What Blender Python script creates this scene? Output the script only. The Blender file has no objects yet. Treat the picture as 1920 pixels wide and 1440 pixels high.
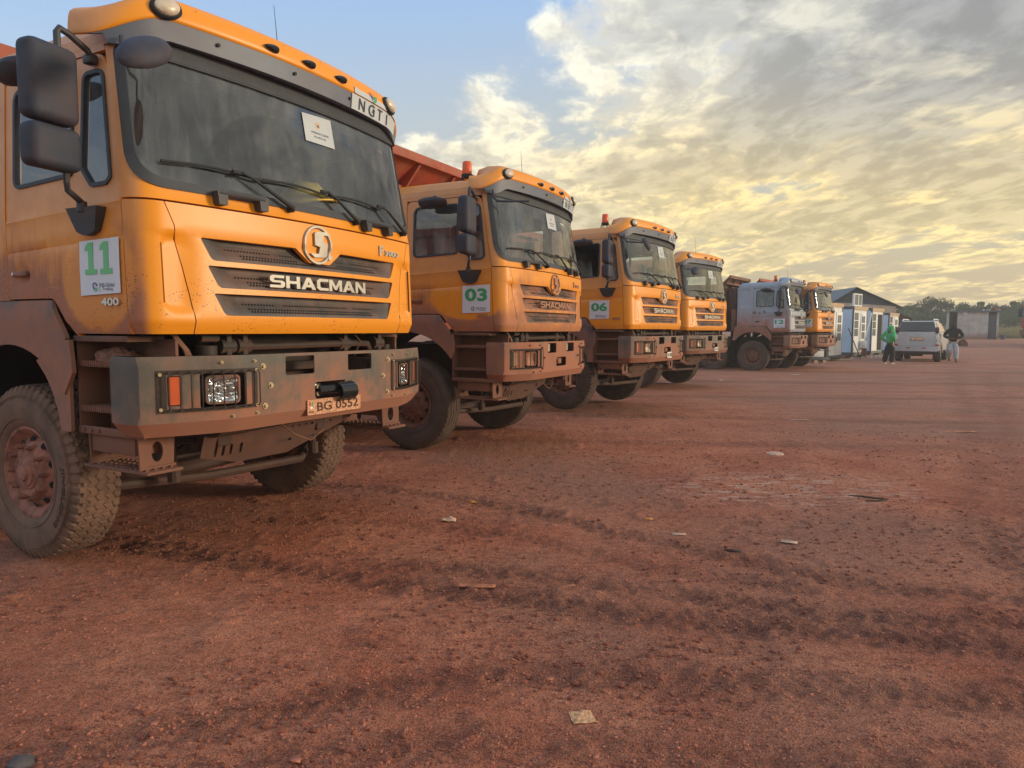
import bpy, bmesh, math, random
import numpy as np
from math import sin, cos, pi, radians, sqrt, atan2, hypot
from mathutils import Vector, Matrix
from mathutils.geometry import delaunay_2d_cdt
from mathutils.noise import noise as pnoise

D = bpy.data
S = bpy.context.scene
C = S.collection
random.seed(7)

# ------------------------------------------------------------------ camera
cd = D.cameras.new('camera'); cam = D.objects.new('camera', cd); C.objects.link(cam)
cd.sensor_fit = 'HORIZONTAL'; cd.sensor_width = 36.0; cd.lens = 36.0 * 1320 / 1920
cd.clip_start = 0.05; cd.clip_end = 5000
cam.location = (0, 0, 1.465)
cam.rotation_mode = 'QUATERNION'
cam.rotation_quaternion = (Matrix.Rotation(pi / 2 - 0.0781, 3, 'X') @ Matrix.Rotation(0.0038, 3, 'Z')).to_quaternion()
S.camera = cam
S.render.resolution_x = 1024; S.render.resolution_y = 768
S.view_settings.view_transform = 'Standard'; S.view_settings.look = 'None'
S.view_settings.exposure = 0.72; S.view_settings.gamma = 1.0

SUN_AZ = 93.0; SUN_EL = 10.0          # azimuth clockwise from +Y

# ------------------------------------------------------------------ node helper
class NG:
    def __init__(s, tree):
        s.t = tree; s.n = tree.nodes; s.l = tree.links; s.n.clear()
    def node(s, typ, **kw):
        n = s.n.new(typ)
        for k, v in kw.items():
            if k == 'inp':
                for a, b in v.items(): s.put(n.inputs[a], b)
            else: setattr(n, k, v)
        return n
    def put(s, sock, v):
        if v is None: return
        if hasattr(v, 'is_output'): s.l.new(v, sock)
        elif isinstance(v, (tuple, list)) and len(v) == 3 and sock.type == 'RGBA': sock.default_value = (*v, 1)
        else: sock.default_value = v
    def m(s, op, a, b=None, c=None, clamp=False):
        n = s.n.new('ShaderNodeMath'); n.operation = op; n.use_clamp = clamp
        s.put(n.inputs[0], a); s.put(n.inputs[1], b); s.put(n.inputs[2], c)
        return n.outputs[0]
    def v(s, op, a, b=None):
        n = s.n.new('ShaderNodeVectorMath'); n.operation = op
        s.put(n.inputs[0], a)
        if op == 'SCALE': s.put(n.inputs['Scale'], b)
        else: s.put(n.inputs[1], b)
        return n.outputs['Value'] if op in ('DOT_PRODUCT', 'LENGTH') else n.outputs[0]
    def mix(s, f, a, b, blend='MIX'):
        n = s.n.new('ShaderNodeMix'); n.data_type = 'RGBA'; n.blend_type = blend
        s.put(n.inputs[0], f); s.put(n.inputs[6], a); s.put(n.inputs[7], b)
        return n.outputs[2]
    def ss(s, v, lo, hi, a=0.0, b=1.0):
        n = s.n.new('ShaderNodeMapRange'); n.interpolation_type = 'SMOOTHSTEP'
        for i, x in enumerate((v, lo, hi, a, b)): s.put(n.inputs[i], x)
        return n.outputs[0]
    def sep(s, v):
        n = s.n.new('ShaderNodeSeparateXYZ'); s.put(n.inputs[0], v); return n.outputs
    def comb(s, x, y, z):
        n = s.n.new('ShaderNodeCombineXYZ')
        for i, q in enumerate((x, y, z)): s.put(n.inputs[i], q)
        return n.outputs[0]
    def noise(s, vec, scale, detail=4, rough=.55, dist=0.0, dim='3D'):
        n = s.n.new('ShaderNodeTexNoise'); n.noise_dimensions = dim
        s.put(n.inputs['Vector'], vec); n.inputs['Scale'].default_value = scale
        n.inputs['Detail'].default_value = detail; n.inputs['Roughness'].default_value = rough
        n.inputs['Distortion'].default_value = dist
        return n.outputs[0]
    def vor(s, vec, scale, feature='F1', out=0, rnd=1.0):
        n = s.n.new('ShaderNodeTexVoronoi'); n.feature = feature
        s.put(n.inputs['Vector'], vec); n.inputs['Scale'].default_value = scale
        n.inputs['Randomness'].default_value = rnd
        return n.outputs[out]
    def bump(s, h, strength=.3, dist=.01, nrm=None):
        n = s.n.new('ShaderNodeBump'); n.inputs['Strength'].default_value = strength
        n.inputs['Distance'].default_value = dist; s.put(n.inputs['Height'], h); s.put(n.inputs['Normal'], nrm)
        return n.outputs[0]

def srgb(r, g, b):
    f = lambda c: c / 12.92 if c <= .04045 else ((c + .055) / 1.055) ** 2.4
    return tuple(f(x / 255) for x in (r, g, b))

# ------------------------------------------------------------------ sky
def build_world():
    w = D.worlds.new('World'); S.world = w; w.use_nodes = True
    g = NG(w.node_tree)
    d = g.v('NORMALIZE', g.node('ShaderNodeTexCoord').outputs['Generated'])
    x, y, z = g.sep(d)
    sky = g.node('ShaderNodeTexSky'); sky.sky_type = 'NISHITA'; sky.sun_disc = False
    sky.sun_elevation = radians(SUN_EL); sky.sun_rotation = radians(SUN_AZ)
    sky.air_density = 1.0; sky.dust_density = 1.5; sky.ozone_density = 1.5
    zc = g.m('MAXIMUM', z, 0.0)
    az = g.m('ARCTAN2', x, y)                           # azimuth from +Y, radians
    # clear sky: physical sky pulled towards the pale blue of the morning
    sun = Vector((sin(radians(48)), cos(radians(48)), 0))    # where the cloud bank glows
    toward = g.ss(g.v('DOT_PRODUCT', d, tuple(sun)), -.2, 1.0)
    blue = g.mix(g.ss(zc, .0, .50), (5.0, 5.3, 5.0), (2.3, 3.9, 6.6))
    warm = g.mix(g.ss(zc, .0, .22), (4.3, 3.15, 1.75), (4.3, 3.9, 2.75))
    clear = g.mix(g.m('MULTIPLY', toward, g.ss(zc, .52, .10)), blue, warm)
    clear = g.mix(.22, clear, g.mix(1.0, sky.outputs[0], (1.0, 1.0, 1.0), 'MULTIPLY'))
    # cloud layer on a plane above the yard
    inv = g.m('DIVIDE', 1.0, g.m('ADD', zc, .09))
    p = g.comb(g.m('MULTIPLY', x, inv), g.m('MULTIPLY', y, inv), 0.0)
    warp = g.node('ShaderNodeTexNoise', inp={'Vector': p, 'Scale': .8, 'Detail': 4.0})
    wv = g.v('SCALE', g.v('SUBTRACT', warp.outputs[1], (.5, .5, .5)), .50)
    q = g.v('ADD', p, wv)
    rot = g.node('ShaderNodeMapping', inp={'Vector': q, 'Rotation': (0, 0, radians(-30)), 'Scale': (1.0, .46, 1), 'Location': (5.3, 2.2, 0)})
    n1 = g.noise(rot.outputs[0], 1.45, 7, .56)
    n2 = g.noise(g.v('ADD', q, (4.2, 9.1, 0)), 3.0, 7, .60)
    n3 = g.noise(rot.outputs[0], 9.0, 5, .58)
    dens = g.m('ADD', g.m('MULTIPLY', n1, .62), g.m('ADD', g.m('MULTIPLY', n2, .28), g.m('MULTIPLY', n3, .10)))
    # cover: heavy to the right and behind, open blue to the upper left
    diag = g.m('ADD', g.m('ADD', az, .16), g.m('MULTIPLY', g.m('SUBTRACT', .27, zc), 1.9))
    cov = g.ss(diag, -.34, .46)
    behind = g.ss(y, .15, -.3)
    cov = g.m('MAXIMUM', cov, g.m('MULTIPLY', behind, .55))
    low = g.ss(zc, .04, .20)
    thr = g.m('SUBTRACT', .62, g.m('MULTIPLY', cov, .26))
    thr = g.m('ADD', thr, g.m('MULTIPLY', g.m('SUBTRACT', 1.0, low), .13))
    ex = g.m('SUBTRACT', dens, thr)
    mask = g.ss(ex, -.018, .065)
    thick = g.ss(ex, .03, .12)
    glow = g.m('MULTIPLY', g.ss(az, -.30, .30), g.ss(zc, .36, .18))
    edge = g.mix(g.ss(n3, .40, .58), g.mix(glow, (4.6, 4.5, 4.1), (4.8, 3.9, 2.1)), g.mix(glow, (7.0, 6.7, 5.4), (8.2, 6.2, 2.7)))
    body = g.mix(glow, (3.2, 3.2, 2.95), (4.1, 3.35, 1.9))
    dark = g.m('MULTIPLY', g.m('MULTIPLY', g.ss(az, .05, .60), g.ss(az, 1.15, .80)), g.ss(zc, .12, .34))
    body = g.mix(dark, body, (2.1, 2.1, 2.05)); edge = g.mix(g.m('MULTIPLY', dark, .6), edge, (3.0, 2.9, 2.5))
    rip = g.ss(g.m('ADD', g.m('MULTIPLY', n3, .6), g.m('MULTIPLY', n2, .4)), .42, .60)
    body = g.mix(rip, g.v('SCALE', body, .90), g.v('SCALE', body, 1.26))
    brk = g.ss(g.noise(g.v('ADD', q, (1.2, 7.7, 0)), 1.8, 8, .60), .52, .64)
    body = g.mix(g.m('MULTIPLY', brk, .75), body, edge)
    cc = g.v('SCALE', g.mix(thick, edge, body), 1.10)
    fin = g.mix(g.m('MULTIPLY', mask, .95), clear, cc)
    below = g.ss(z, .0, -.05)
    fin = g.mix(below, fin, (1.6, .95, .75))
    bg = g.node('ShaderNodeBackground', inp={'Color': fin, 'Strength': .10})
    out = g.node('ShaderNodeOutputWorld'); g.l.new(bg.outputs[0], out.inputs[0])
    try: w.cycles.sampling_method = 'MANUAL'; w.cycles.sample_map_resolution = 1024
    except Exception: pass
build_world()

sl = D.lights.new('sun', 'SUN'); sl.energy = 1.6; sl.angle = radians(12); sl.color = (1.0, .84, .62)
so = D.objects.new('sun', sl); C.objects.link(so)
sd = Vector((sin(radians(SUN_AZ)) * cos(radians(SUN_EL)), cos(radians(SUN_AZ)) * cos(radians(SUN_EL)), sin(radians(SUN_EL))))
so.rotation_mode = 'QUATERNION'; so.rotation_quaternion = (-sd).to_track_quat('-Z', 'Y')
so.location = sd * 50

# ------------------------------------------------------------------ materials
M = {}
def mat(name):
    m = D.materials.new(name); m.use_nodes = True
    g = NG(m.node_tree)
    out = g.node('ShaderNodeOutputMaterial')
    b = g.node('ShaderNodeBsdfPrincipled'); g.l.new(b.outputs[0], out.inputs[0])
    M[name] = m
    return m, g, b, out

def simple(name, col, rough=.6, metal=0.0, var=.25, scale=6, bump=0.0, bscale=60, dust=0.0, spec=None):
    m, g, b, out = mat(name)
    co = g.node('ShaderNodeTexCoord').outputs['Object']
    n = g.noise(co, scale, 5, .6)
    c = g.mix(g.ss(n, .3, .7), tuple(x * (1 - var) for x in col), tuple(min(1, x * (1 + var)) for x in col))
    if dust:
        n2 = g.noise(co, scale * .7, 6, .65)
        c = g.mix(g.m('MULTIPLY', g.ss(n2, .35, .65), dust), c, MUD)
    g.put(b.inputs['Base Color'], c); b.inputs['Roughness'].default_value = rough; b.inputs['Metallic'].default_value = metal
    if spec is not None: b.inputs['Specular IOR Level'].default_value = spec
    if bump:
        g.put(b.inputs['Normal'], g.bump(g.noise(co, bscale, 4, .6), bump, .004))
    return m

MUD = srgb(158, 108, 86)
MUD_D = srgb(120, 80, 64)  # darker mud; on under parts it also colours in the shade

def paint_mat(name, base, zref, side_dust, front_dust, seed, speck=.5, soft=.35, wiped=None):
    """truck paint with road dust: dust settles low, thickest on the door sides; splashes and drips on top"""
    m, g, b, out = mat(name)
    tc = g.node('ShaderNodeTexCoord'); co = tc.outputs['Object']
    cs = g.v('ADD', co, (seed * 3.7, seed * 1.3, 0))
    nx = g.m('ABSOLUTE', g.sep(tc.outputs['Normal'])[0])
    side = g.ss(nx, .55, .9)
    x, y, z = g.sep(co)
    big = g.noise(cs, 1.6, 5, .6)
    drip = g.noise(g.v('MULTIPLY', cs, (14, 14, 1.1)), 1.6, 5, .6)
    wob = g.m('ADD', g.m('MULTIPLY', g.m('SUBTRACT', big, .5), 1.1), g.m('MULTIPLY', g.m('SUBTRACT', drip, .5), .5))
    h = g.m('ADD', g.m('SUBTRACT', zref, z), wob)
    amt = g.mix(side, (front_dust,) * 3, (side_dust,) * 3)
    lowd = g.ss(h, -soft, soft)
    film = g.ss(g.noise(cs, 3.0, 6, .65), .30, .75)
    d = g.m('MULTIPLY', g.m('ADD', g.m('MULTIPLY', lowd, .85), g.m('MULTIPLY', film, .30)), amt, clamp=True)
    if wiped:      # where hands and cloths cleaned the panel before the number sheet was glued on
        wy, wz, ry, rz, k = wiped
        rr = g.v('LENGTH', g.comb(g.m('DIVIDE', g.m('SUBTRACT', y, wy), ry), g.m('DIVIDE', g.m('SUBTRACT', z, wz), rz), g.m('MULTIPLY', g.m('SUBTRACT', g.noise(cs, 7, 5, .6), .5), 2.2)))
        d = g.m('MULTIPLY', d, g.m('SUBTRACT', 1.0, g.m('MULTIPLY', g.m('MULTIPLY', g.ss(rr, 1.08, .92), k), side)))
    # fine speckles of dried splash
    sp = g.vor(cs, 55); spn = g.noise(cs, 7, 3)
    speck_m = g.m('MULTIPLY', g.m('MAXIMUM', g.ss(sp, .22, .14), g.ss(g.vor(g.v('MULTIPLY', cs, (1, 1, 1.6)), 26), .17, .11)), g.ss(spn, .48, .60))
    speck_m = g.m('MULTIPLY', speck_m, g.m('MULTIPLY', g.ss(z, 2.15, 1.6), speck))
    # hairline scratches where brushes wiped the dust
    scr = g.noise(g.v('MULTIPLY', cs, (1, 4.0, 60)), 2.2, 6, .7, .4)
    scm = g.m('MULTIPLY', g.ss(scr, .62, .70), side)
    pale = g.mix(g.m('MULTIPLY', side, .62), base, (.56, .32, .18)) if base[0] > base[2] * 8 else g.mix(.0, base, base)
    c = g.mix(g.ss(z, 2.5, 1.7), pale, base)
    c = g.mix(g.m('MULTIPLY', d, g.m('SUBTRACT', 1.0, g.m('MULTIPLY', scm, .5))), c, g.mix(g.ss(g.noise(cs, 9, 4), .35, .65), MUD, srgb(168, 108, 82)))
    c = g.mix(speck_m, c, srgb(95, 52, 34))
    hair = g.noise(g.v('MULTIPLY', g.v('ADD', cs, g.v('SCALE', g.node('ShaderNodeTexNoise', inp={'Vector': cs, 'Scale': 1.5}).outputs[1], .35)), (1, 3.0, 95)), 1.6, 3, .6)
    c = g.mix(g.m('MULTIPLY', g.m('MULTIPLY', g.ss(hair, .66, .70), side), g.m('MULTIPLY', d, .55)), c, srgb(222, 160, 118))
    g.put(b.inputs['Base Color'], c)
    g.put(b.inputs['Roughness'], g.mix(d, (.44,) * 3, (.84,) * 3))
    b.inputs['Specular IOR Level'].default_value = .45
    g.put(b.inputs['Coat Weight'], g.mix(d, (.20,) * 3, (0.0,) * 3)); b.inputs['Coat Roughness'].default_value = .34
    g.put(b.inputs['Normal'], g.bump(g.noise(cs, 5.0, 3), .06, .01))
    return m

def metal_dust(name, base, seed, dust=.6, zref=1.05, speck=.6, col2=None, mud=None):
    m1, m2 = (mud, tuple(v * .8 for v in mud)) if mud else (MUD, srgb(160, 104, 80))
    m, g, b, out = mat(name)
    tc = g.node('ShaderNodeTexCoord'); co = tc.outputs['Object']
    cs = g.v('ADD', co, (seed * 2.7, seed, 0)); x, y, z = g.sep(co)
    n = g.noise(cs, 3.0, 6, .65)
    drip = g.m('ADD', g.m('MULTIPLY', g.noise(g.v('MULTIPLY', cs, (9, 9, 1.3)), 1.9, 6, .65), .45), g.m('MULTIPLY', n, .55))
    up = g.ss(g.sep(tc.outputs['Normal'])[2], -.2, -.6)
    h = g.ss(g.m('ADD', g.m('SUBTRACT', zref, z), g.m('MULTIPLY', g.m('SUBTRACT', g.m('ADD', n, drip), 1.0), .45)), -.12, .12)
    f = g.m('ADD', g.m('MULTIPLY', h, .55), g.m('MULTIPLY', g.ss(n, .35, .7), .5))
    f = g.m('MULTIPLY', f, dust, clamp=True)
    edge = g.ss(g.m('ABSOLUTE', x), 1.13, 1.22)
    f = g.m('MULTIPLY', f, g.m('SUBTRACT', 1.0, g.m('MULTIPLY', edge, col2 or 0.0)))
    f = g.m('MAXIMUM', f, g.m('MULTIPLY', up, dust))
    c = g.mix(f, g.mix(g.ss(drip, .4, .6), base, tuple(v * 1.3 for v in base)), g.mix(g.ss(drip, .35, .65), m1, m2))
    sp = g.m('MULTIPLY', g.ss(g.vor(cs, 75), .2, .1), speck)
    c = g.mix(g.m('MULTIPLY', sp, .5), c, MUD)
    g.put(b.inputs['Base Color'], c); g.put(b.inputs['Roughness'], g.mix(f, (.66,) * 3, (.92,) * 3))
    g.put(b.inputs['Normal'], g.bump(g.noise(cs, 90, 4), .12, .003))
    return m

def rubber_mat(name, base, seed, wet=.0):
    m, g, b, out = mat(name)
    co = g.node('ShaderNodeTexCoord').outputs['Object']
    cs = g.v('ADD', co, (seed, seed * 2, 0))
    n = g.noise(cs, 5, 6, .65); n2 = g.noise(cs, 40, 4, .6)
    c = g.mix(g.ss(n, .38, .66), base, tuple(x * .62 for x in base))
    c = g.mix(g.m('MULTIPLY', g.ss(n2, .5, .7), .4), c, MUD_D)
    g.put(b.inputs['Base Color'], c); b.inputs['Roughness'].default_value = .88
    g.put(b.inputs['Normal'], g.bump(n2, .25, .004))
    return m

def glass_mat(name, dusty, tint=(.75, .82, .84), seed=0.0, rough=.02, dust_glare=1.0):
    m, g, b, out = mat(name); g.n.remove(b)
    tc = g.node('ShaderNodeTexCoord'); co = g.v('ADD', tc.outputs['Object'], (seed, 0, 0))
    tr = g.node('ShaderNodeBsdfTransparent', inp={'Color': tint})
    gl = g.node('ShaderNodeBsdfGlossy', inp={'Color': (1, 1, 1), 'Roughness': rough})
    fr = g.node('ShaderNodeFresnel', inp={'IOR': 1.9})
    a = g.node('ShaderNodeMixShader'); g.l.new(fr.outputs[0], a.inputs[0]); g.l.new(tr.outputs[0], a.inputs[1]); g.l.new(gl.outputs[0], a.inputs[2])
    df = g.node('ShaderNodeBsdfDiffuse', inp={'Color': srgb(172, 178, 186)})
    x, y, z = g.sep(tc.outputs['Object'])
    n = g.noise(g.v('MULTIPLY', co, (9, 9, 1.6)), 1.2, 6, .65, .5)
    wipe = g.m('MULTIPLY', g.ss(g.v('LENGTH', g.v('SUBTRACT', tc.outputs['Object'], (-.24, .05, 2.2))), .60, .585), .5)
    wipe2 = g.m('MULTIPLY', g.ss(g.v('LENGTH', g.v('SUBTRACT', tc.outputs['Object'], (.40, .05, 2.2))), .60, .585), .5)
    f = g.m('ADD', dusty * .35, g.m('MULTIPLY', g.ss(n, .35, .75), dusty * dust_glare))  # dust film; its vertical streaks also paint in pale sky reflections
    f = g.m('MULTIPLY', f, g.m('SUBTRACT', 1.0, g.m('MAXIMUM', wipe, wipe2)))
    f = g.m('ADD', f, g.m('MULTIPLY', g.ss(z, 2.36, 2.24), dusty * .5), clamp=True)
    s2 = g.node('ShaderNodeMixShader'); g.put(s2.inputs[0], f); g.l.new(a.outputs[0], s2.inputs[1]); g.l.new(df.outputs[0], s2.inputs[2])
    g.l.new(s2.outputs[0], out.inputs[0])
    return m

ORANGE = srgb(238, 150, 18)
paint_mat('paint_a', ORANGE, 1.84, 1.2, .05, 1.0, .9, .30, (.50, 1.74, .33, .30, .55))
paint_mat('paint_b', ORANGE, 1.80, 1.0, .85, 2.3, 1.0, .24, (.56, 1.82, .50, .26, .9))
paint_mat('paint_c', ORANGE, 1.45, .35, .28, 3.1, .4, .18)
paint_mat('paint_d', ORANGE, 1.45, .35, .25, 4.9, .4, .18)
paint_mat('paint_e', srgb(150, 166, 180), 1.86, 1.05, .25, 5.7, .3, .42)
paint_mat('paint_f', ORANGE, 1.45, .30, .20, 6.1, .3, .18)
metal_dust('bumper_a', srgb(84, 80, 73), 1, .95, 1.06, .8, .3)
metal_dust('bumper_b', srgb(74, 74, 70), 2, 1.25, 1.40, .3, .25)
metal_dust('bumper_c', srgb(96, 90, 84), 3, 1.05, 1.2, .4, .5)
metal_dust('bumper_d', srgb(98, 92, 84), 4, .70, 1.1, .4, .3)
metal_dust('bumper_e', srgb(120, 100, 86), 5, .80, 1.25, .4, .3)
metal_dust('underbody', srgb(38, 33, 31), 6, .42, 1.3, .2, None, MUD_D)  # underside shade is darkened into the base and mud colours
metal_dust('mud_metal_shaded', srgb(44, 37, 33), 6.5, .75, 1.2, .2, None, MUD_D)  # deeper copy of the muddy step metal, with shade painted in
metal_dust('fender_plastic', srgb(92, 84, 82), 7, 1.0, 1.66, .1)
metal_dust('fender_dark', srgb(70, 72, 78), 8, .80, 1.40, .1)
metal_dust('step_metal', srgb(84, 62, 52), 9, 1.0, 1.4, .2, None, srgb(134, 90, 72))  # base and mud darkened for the shade below the cab
rubber_mat('tyre_a', srgb(116, 90, 75), 0.3)
rubber_mat('tyre_b', srgb(88, 72, 62), 1.9)
simple('black_plastic', srgb(44, 50, 58), .55, 0, .12, 8, .05, 200, .10)
simple('mirror_plastic', srgb(40, 50, 66), .70, 0, .12, 5, .05, 260, .10)
simple('rubber_seal', srgb(58, 62, 68), .65, 0, .12, 10)
simple('visor_plastic', srgb(90, 100, 116), .50, 0, .12, 4, 0, 1, .10)
simple('dark_inside', srgb(26, 26, 30), .9, 0, .1)
simple('void_black', (.004, .004, .004), .9, 0, .1)
simple('cab_trim', srgb(96, 98, 102), .8, 0, .12, 4)
simple('seat_cloth', srgb(78, 78, 84), .9, 0, .2, 14)
simple('dash_plastic', srgb(98, 94, 86), .7, 0, .15, 6, 0, 1, .15)
simple('grille_plastic', srgb(70, 68, 68), .6, 0, .15, 7, .06, 120, .30)
simple('grille_dusty', srgb(84, 72, 66), .75, 0, .15, 7, .06, 120, .9)
simple('chrome', srgb(206, 204, 200), .35, .8, .06)
simple('chrome_dull', srgb(180, 176, 166), .55, .45, .12, 12, .1, 90, .15)
simple('badge_muddy', srgb(170, 130, 108), .8, .1, .12, 12, .1, 90, .6)
simple('bolt_brass', srgb(176, 156, 122), .6, .3, .15)
simple('bolt_mud', srgb(120, 66, 48), .8, 0, .2)
simple('amber', srgb(206, 92, 46), .3, 0, .1, 10, 0, 1, .25)
simple('beacon_orange', srgb(222, 92, 40), .35, 0, .1)
simple('lamp_lens', srgb(210, 198, 180), .3, 0, .12, 20, .1, 80, .25)
simple('lamp_black', srgb(34, 36, 40), .75)
simple('headlight_dusty', srgb(172, 124, 98), .7, 0, .15, 10)
simple('headlight_pale', srgb(206, 186, 160), .4, .1, .15, 10)
simple('hook_black', srgb(30, 34, 40), .22, .2, .2, 5)
simple('paper_white', srgb(212, 216, 226), .75, 0, .04, 5)
simple('paper_grey', srgb(188, 194, 200), .75, 0, .04, 5)
simple('print_green', srgb(58, 158, 104), .7, 0, .05)
simple('print_green_pale', srgb(112, 192, 136), .7, 0, .05)
simple('print_blue', srgb(66, 80, 140), .7, 0, .05)
simple('print_dark', srgb(58, 62, 78), .7, 0, .05)
simple('print_orange', srgb(222, 168, 92), .7, 0, .05)
simple('print_red', srgb(190, 60, 50), .7, 0, .05)
simple('plate_white', srgb(226, 224, 214), .6, 0, .05, 20)
simple('plate_rusty', srgb(198, 146, 112), .7, 0, .45, 90, .2, 120)
simple('plate_ink', srgb(74, 46, 38), .8, 0, .1)
simple('body_rust', srgb(158, 68, 46), .7, 0, .18, 3, .05, 40, .55)
simple('body_brown', srgb(96, 70, 58), .8, 0, .2, 3, .05, 40, .6)
simple('helmet_yellow', srgb(226, 192, 84), .4, 0, .08)
simple('helmet_white', srgb(214, 214, 204), .4, 0, .05)
simple('rag_cloth', srgb(128, 90, 74), .95, 0, .3, 20, .4, 90)
simple('rim_mud', srgb(138, 92, 78), .9, 0, .38, 14, .9, 34)
simple('rim_dust', srgb(116, 76, 62), .85, 0, .25, 9, .3, 40)
simple('cable', srgb(120, 84, 66), .85, 0, .2)
simple('wire', srgb(62, 50, 44), .7, .3, .25, 30)
glass_mat('windshield_a', .13, seed=1, dust_glare=1.1)
glass_mat('windshield_b', .13, seed=4, dust_glare=1.2)
glass_mat('window_glass', .16, seed=7)
m_, g_, b_, o_ = mat('reflector')
b_.inputs['Metallic'].default_value = 1; b_.inputs['Roughness'].default_value = .12; b_.inputs['Base Color'].default_value = (.86, .88, .9, 1)
co_ = g_.node('ShaderNodeTexCoord').outputs['Object']
g_.put(b_.inputs['Normal'], g_.bump(g_.vor(co_, 34), 1.0, .02))
m_, g_, b_, o_ = mat('clear_lens'); g_.n.remove(b_)
tr_ = g_.node('ShaderNodeBsdfTransparent', inp={'Color': (.93, .94, .95)}); gl_ = g_.node('ShaderNodeBsdfGlossy', inp={'Roughness': .03})
mx_ = g_.node('ShaderNodeMixShader'); mx_.inputs[0].default_value = .10
g_.l.new(tr_.outputs[0], mx_.inputs[1]); g_.l.new(gl_.outputs[0], mx_.inputs[2]); g_.l.new(mx_.outputs[0], o_.inputs[0])

# ------------------------------------------------------------------ mesh helpers
def tag(o, label=None, cat=None, group=None, kind=None):
    if label: o['label'] = label
    if cat: o['category'] = cat
    if group: o['group'] = group
    if kind: o['kind'] = kind
    return o

def empty(name, loc=(0, 0, 0), rz=0.0, label=None, cat=None, group=None):
    o = D.objects.new(name, None); C.objects.link(o); o.location = loc; o.rotation_euler = (0, 0, rz)
    o.empty_display_size = .2
    return tag(o, label, cat, group)

class MB:
    """collects shapes with material slots and builds one mesh"""
    def __init__(s): s.v = []; s.f = []; s.mi = []; s.cur = 0
    def add(s, vs, fs, mi=None):
        n = len(s.v); s.v += [tuple(p) for p in vs]; s.f += [tuple(i + n for i in f) for f in fs]
        s.mi += [s.cur if mi is None else mi] * len(fs); return s
    def mesh(s, name, angle=35, fix=True):
        me = D.meshes.new(name); me.from_pydata(s.v, [], s.f)
        if fix:
            bm = bmesh.new(); bm.from_mesh(me)
            bmesh.ops.recalc_face_normals(bm, faces=bm.faces)
            # keep material indices: stored after
            bm.to_mesh(me); bm.free()
        me.polygons.foreach_set('material_index', s.mi)
        me.polygons.foreach_set('use_smooth', [True] * len(s.f))
        me.set_sharp_from_angle(angle=radians(angle)); me.update()
        return me
    def box(s, c, d, bev=0.0, rot=None, mi=None, seg=2):
        bm = bmesh.new(); bmesh.ops.create_cube(bm, size=1.0)
        for v in bm.verts: v.co = Vector((v.co.x * d[0], v.co.y * d[1], v.co.z * d[2]))
        if bev > 0: bmesh.ops.bevel(bm, geom=bm.edges[:], offset=min(bev, min(d) * .49), segments=seg, profile=.5, affect='EDGES')
        R = rot if rot is not None else Matrix.Identity(3)
        bm.verts.ensure_lookup_table(); bm.verts.index_update()
        vs = [R @ v.co + Vector(c) for v in bm.verts]; fs = [[v.index for v in f.verts] for f in bm.faces]
        bm.free(); return s.add(vs, fs, mi)
    def b2(s, a, b, bev=0.0, mi=None):
        a = Vector(a); b = Vector(b)
        return s.box((a + b) / 2, [abs(q) for q in (b - a)], bev, None, mi)
    def tube(s, pts, r, n=8, mi=None, cap=True, rr=None):
        pts = [Vector(p) for p in pts]; vs = []; fs = []
        up = None
        for i, p in enumerate(pts):
            t = (pts[min(i + 1, len(pts) - 1)] - pts[max(i - 1, 0)]).normalized()
            if up is None:
                up = Vector((0, 0, 1)) if abs(t.z) < .9 else Vector((1, 0, 0))
            u = (up - t * up.dot(t)).normalized(); up = u; w = t.cross(u)
            rad = rr[i] if rr else r
            for k in range(n):
                a = 2 * pi * k / n; vs.append(p + (u * cos(a) + w * sin(a)) * rad)
        for i in range(len(pts) - 1):
            for k in range(n):
                fs.append((i * n + k, i * n + (k + 1) % n, (i + 1) * n + (k + 1) % n, (i + 1) * n + k))
        if cap: fs.append(tuple(range(n))[::-1]); fs.append(tuple((len(pts) - 1) * n + k for k in range(n)))
        return s.add(vs, fs, mi)
    def cyl(s, a, b, r, n=16, mi=None, r2=None):
        return s.tube([a, b], r, n, mi, True, [r, r if r2 is None else r2])
    def lathe(s, prof, fm, n=24, mi=None, closed=False):
        """prof: (radius, height) list, fm maps (x,y,z) local with z the axis"""
        vs = []; fs = []
        for r, h in prof:
            for k in range(n):
                a = 2 * pi * k / n; vs.append(fm(r * cos(a), r * sin(a), h))
        m = len(prof)
        for i in range(m - 1 if not closed else m):
            for k in range(n):
                j = (i + 1) % m
                fs.append((i * n + k, i * n + (k + 1) % n, j * n + (k + 1) % n, j * n + k))
        return s.add(vs, fs, mi)
    def sph(s, c, r, n=12, m=8, mi=None):
        vs = []; fs = []
        for i in range(m + 1):
            ph = pi * i / m
            for k in range(n):
                a = 2 * pi * k / n
                vs.append((c[0] + r[0] * sin(ph) * cos(a), c[1] + r[1] * sin(ph) * sin(a), c[2] + r[2] * cos(ph)))
        for i in range(m):
            for k in range(n): fs.append((i * n + k, i * n + (k + 1) % n, (i + 1) * n + (k + 1) % n, (i + 1) * n + k))
        return s.add(vs, fs, mi)
    def quadgrid(s, nu, nv, fn, mi=None):
        vs = [fn(i / (nu - 1), j / (nv - 1)) for j in range(nv) for i in range(nu)]
        fs = [(j * nu + i, j * nu + i + 1, (j + 1) * nu + i + 1, (j + 1) * nu + i) for j in range(nv - 1) for i in range(nu - 1)]
        return s.add(vs, fs, mi)
    def sheet(s, outer, fm, holes=(), t=.02, step=.05, mi=None, cons=()):
        v, f = sheet(outer, fm, holes, t, step, cons); return s.add(v, f, mi)

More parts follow.
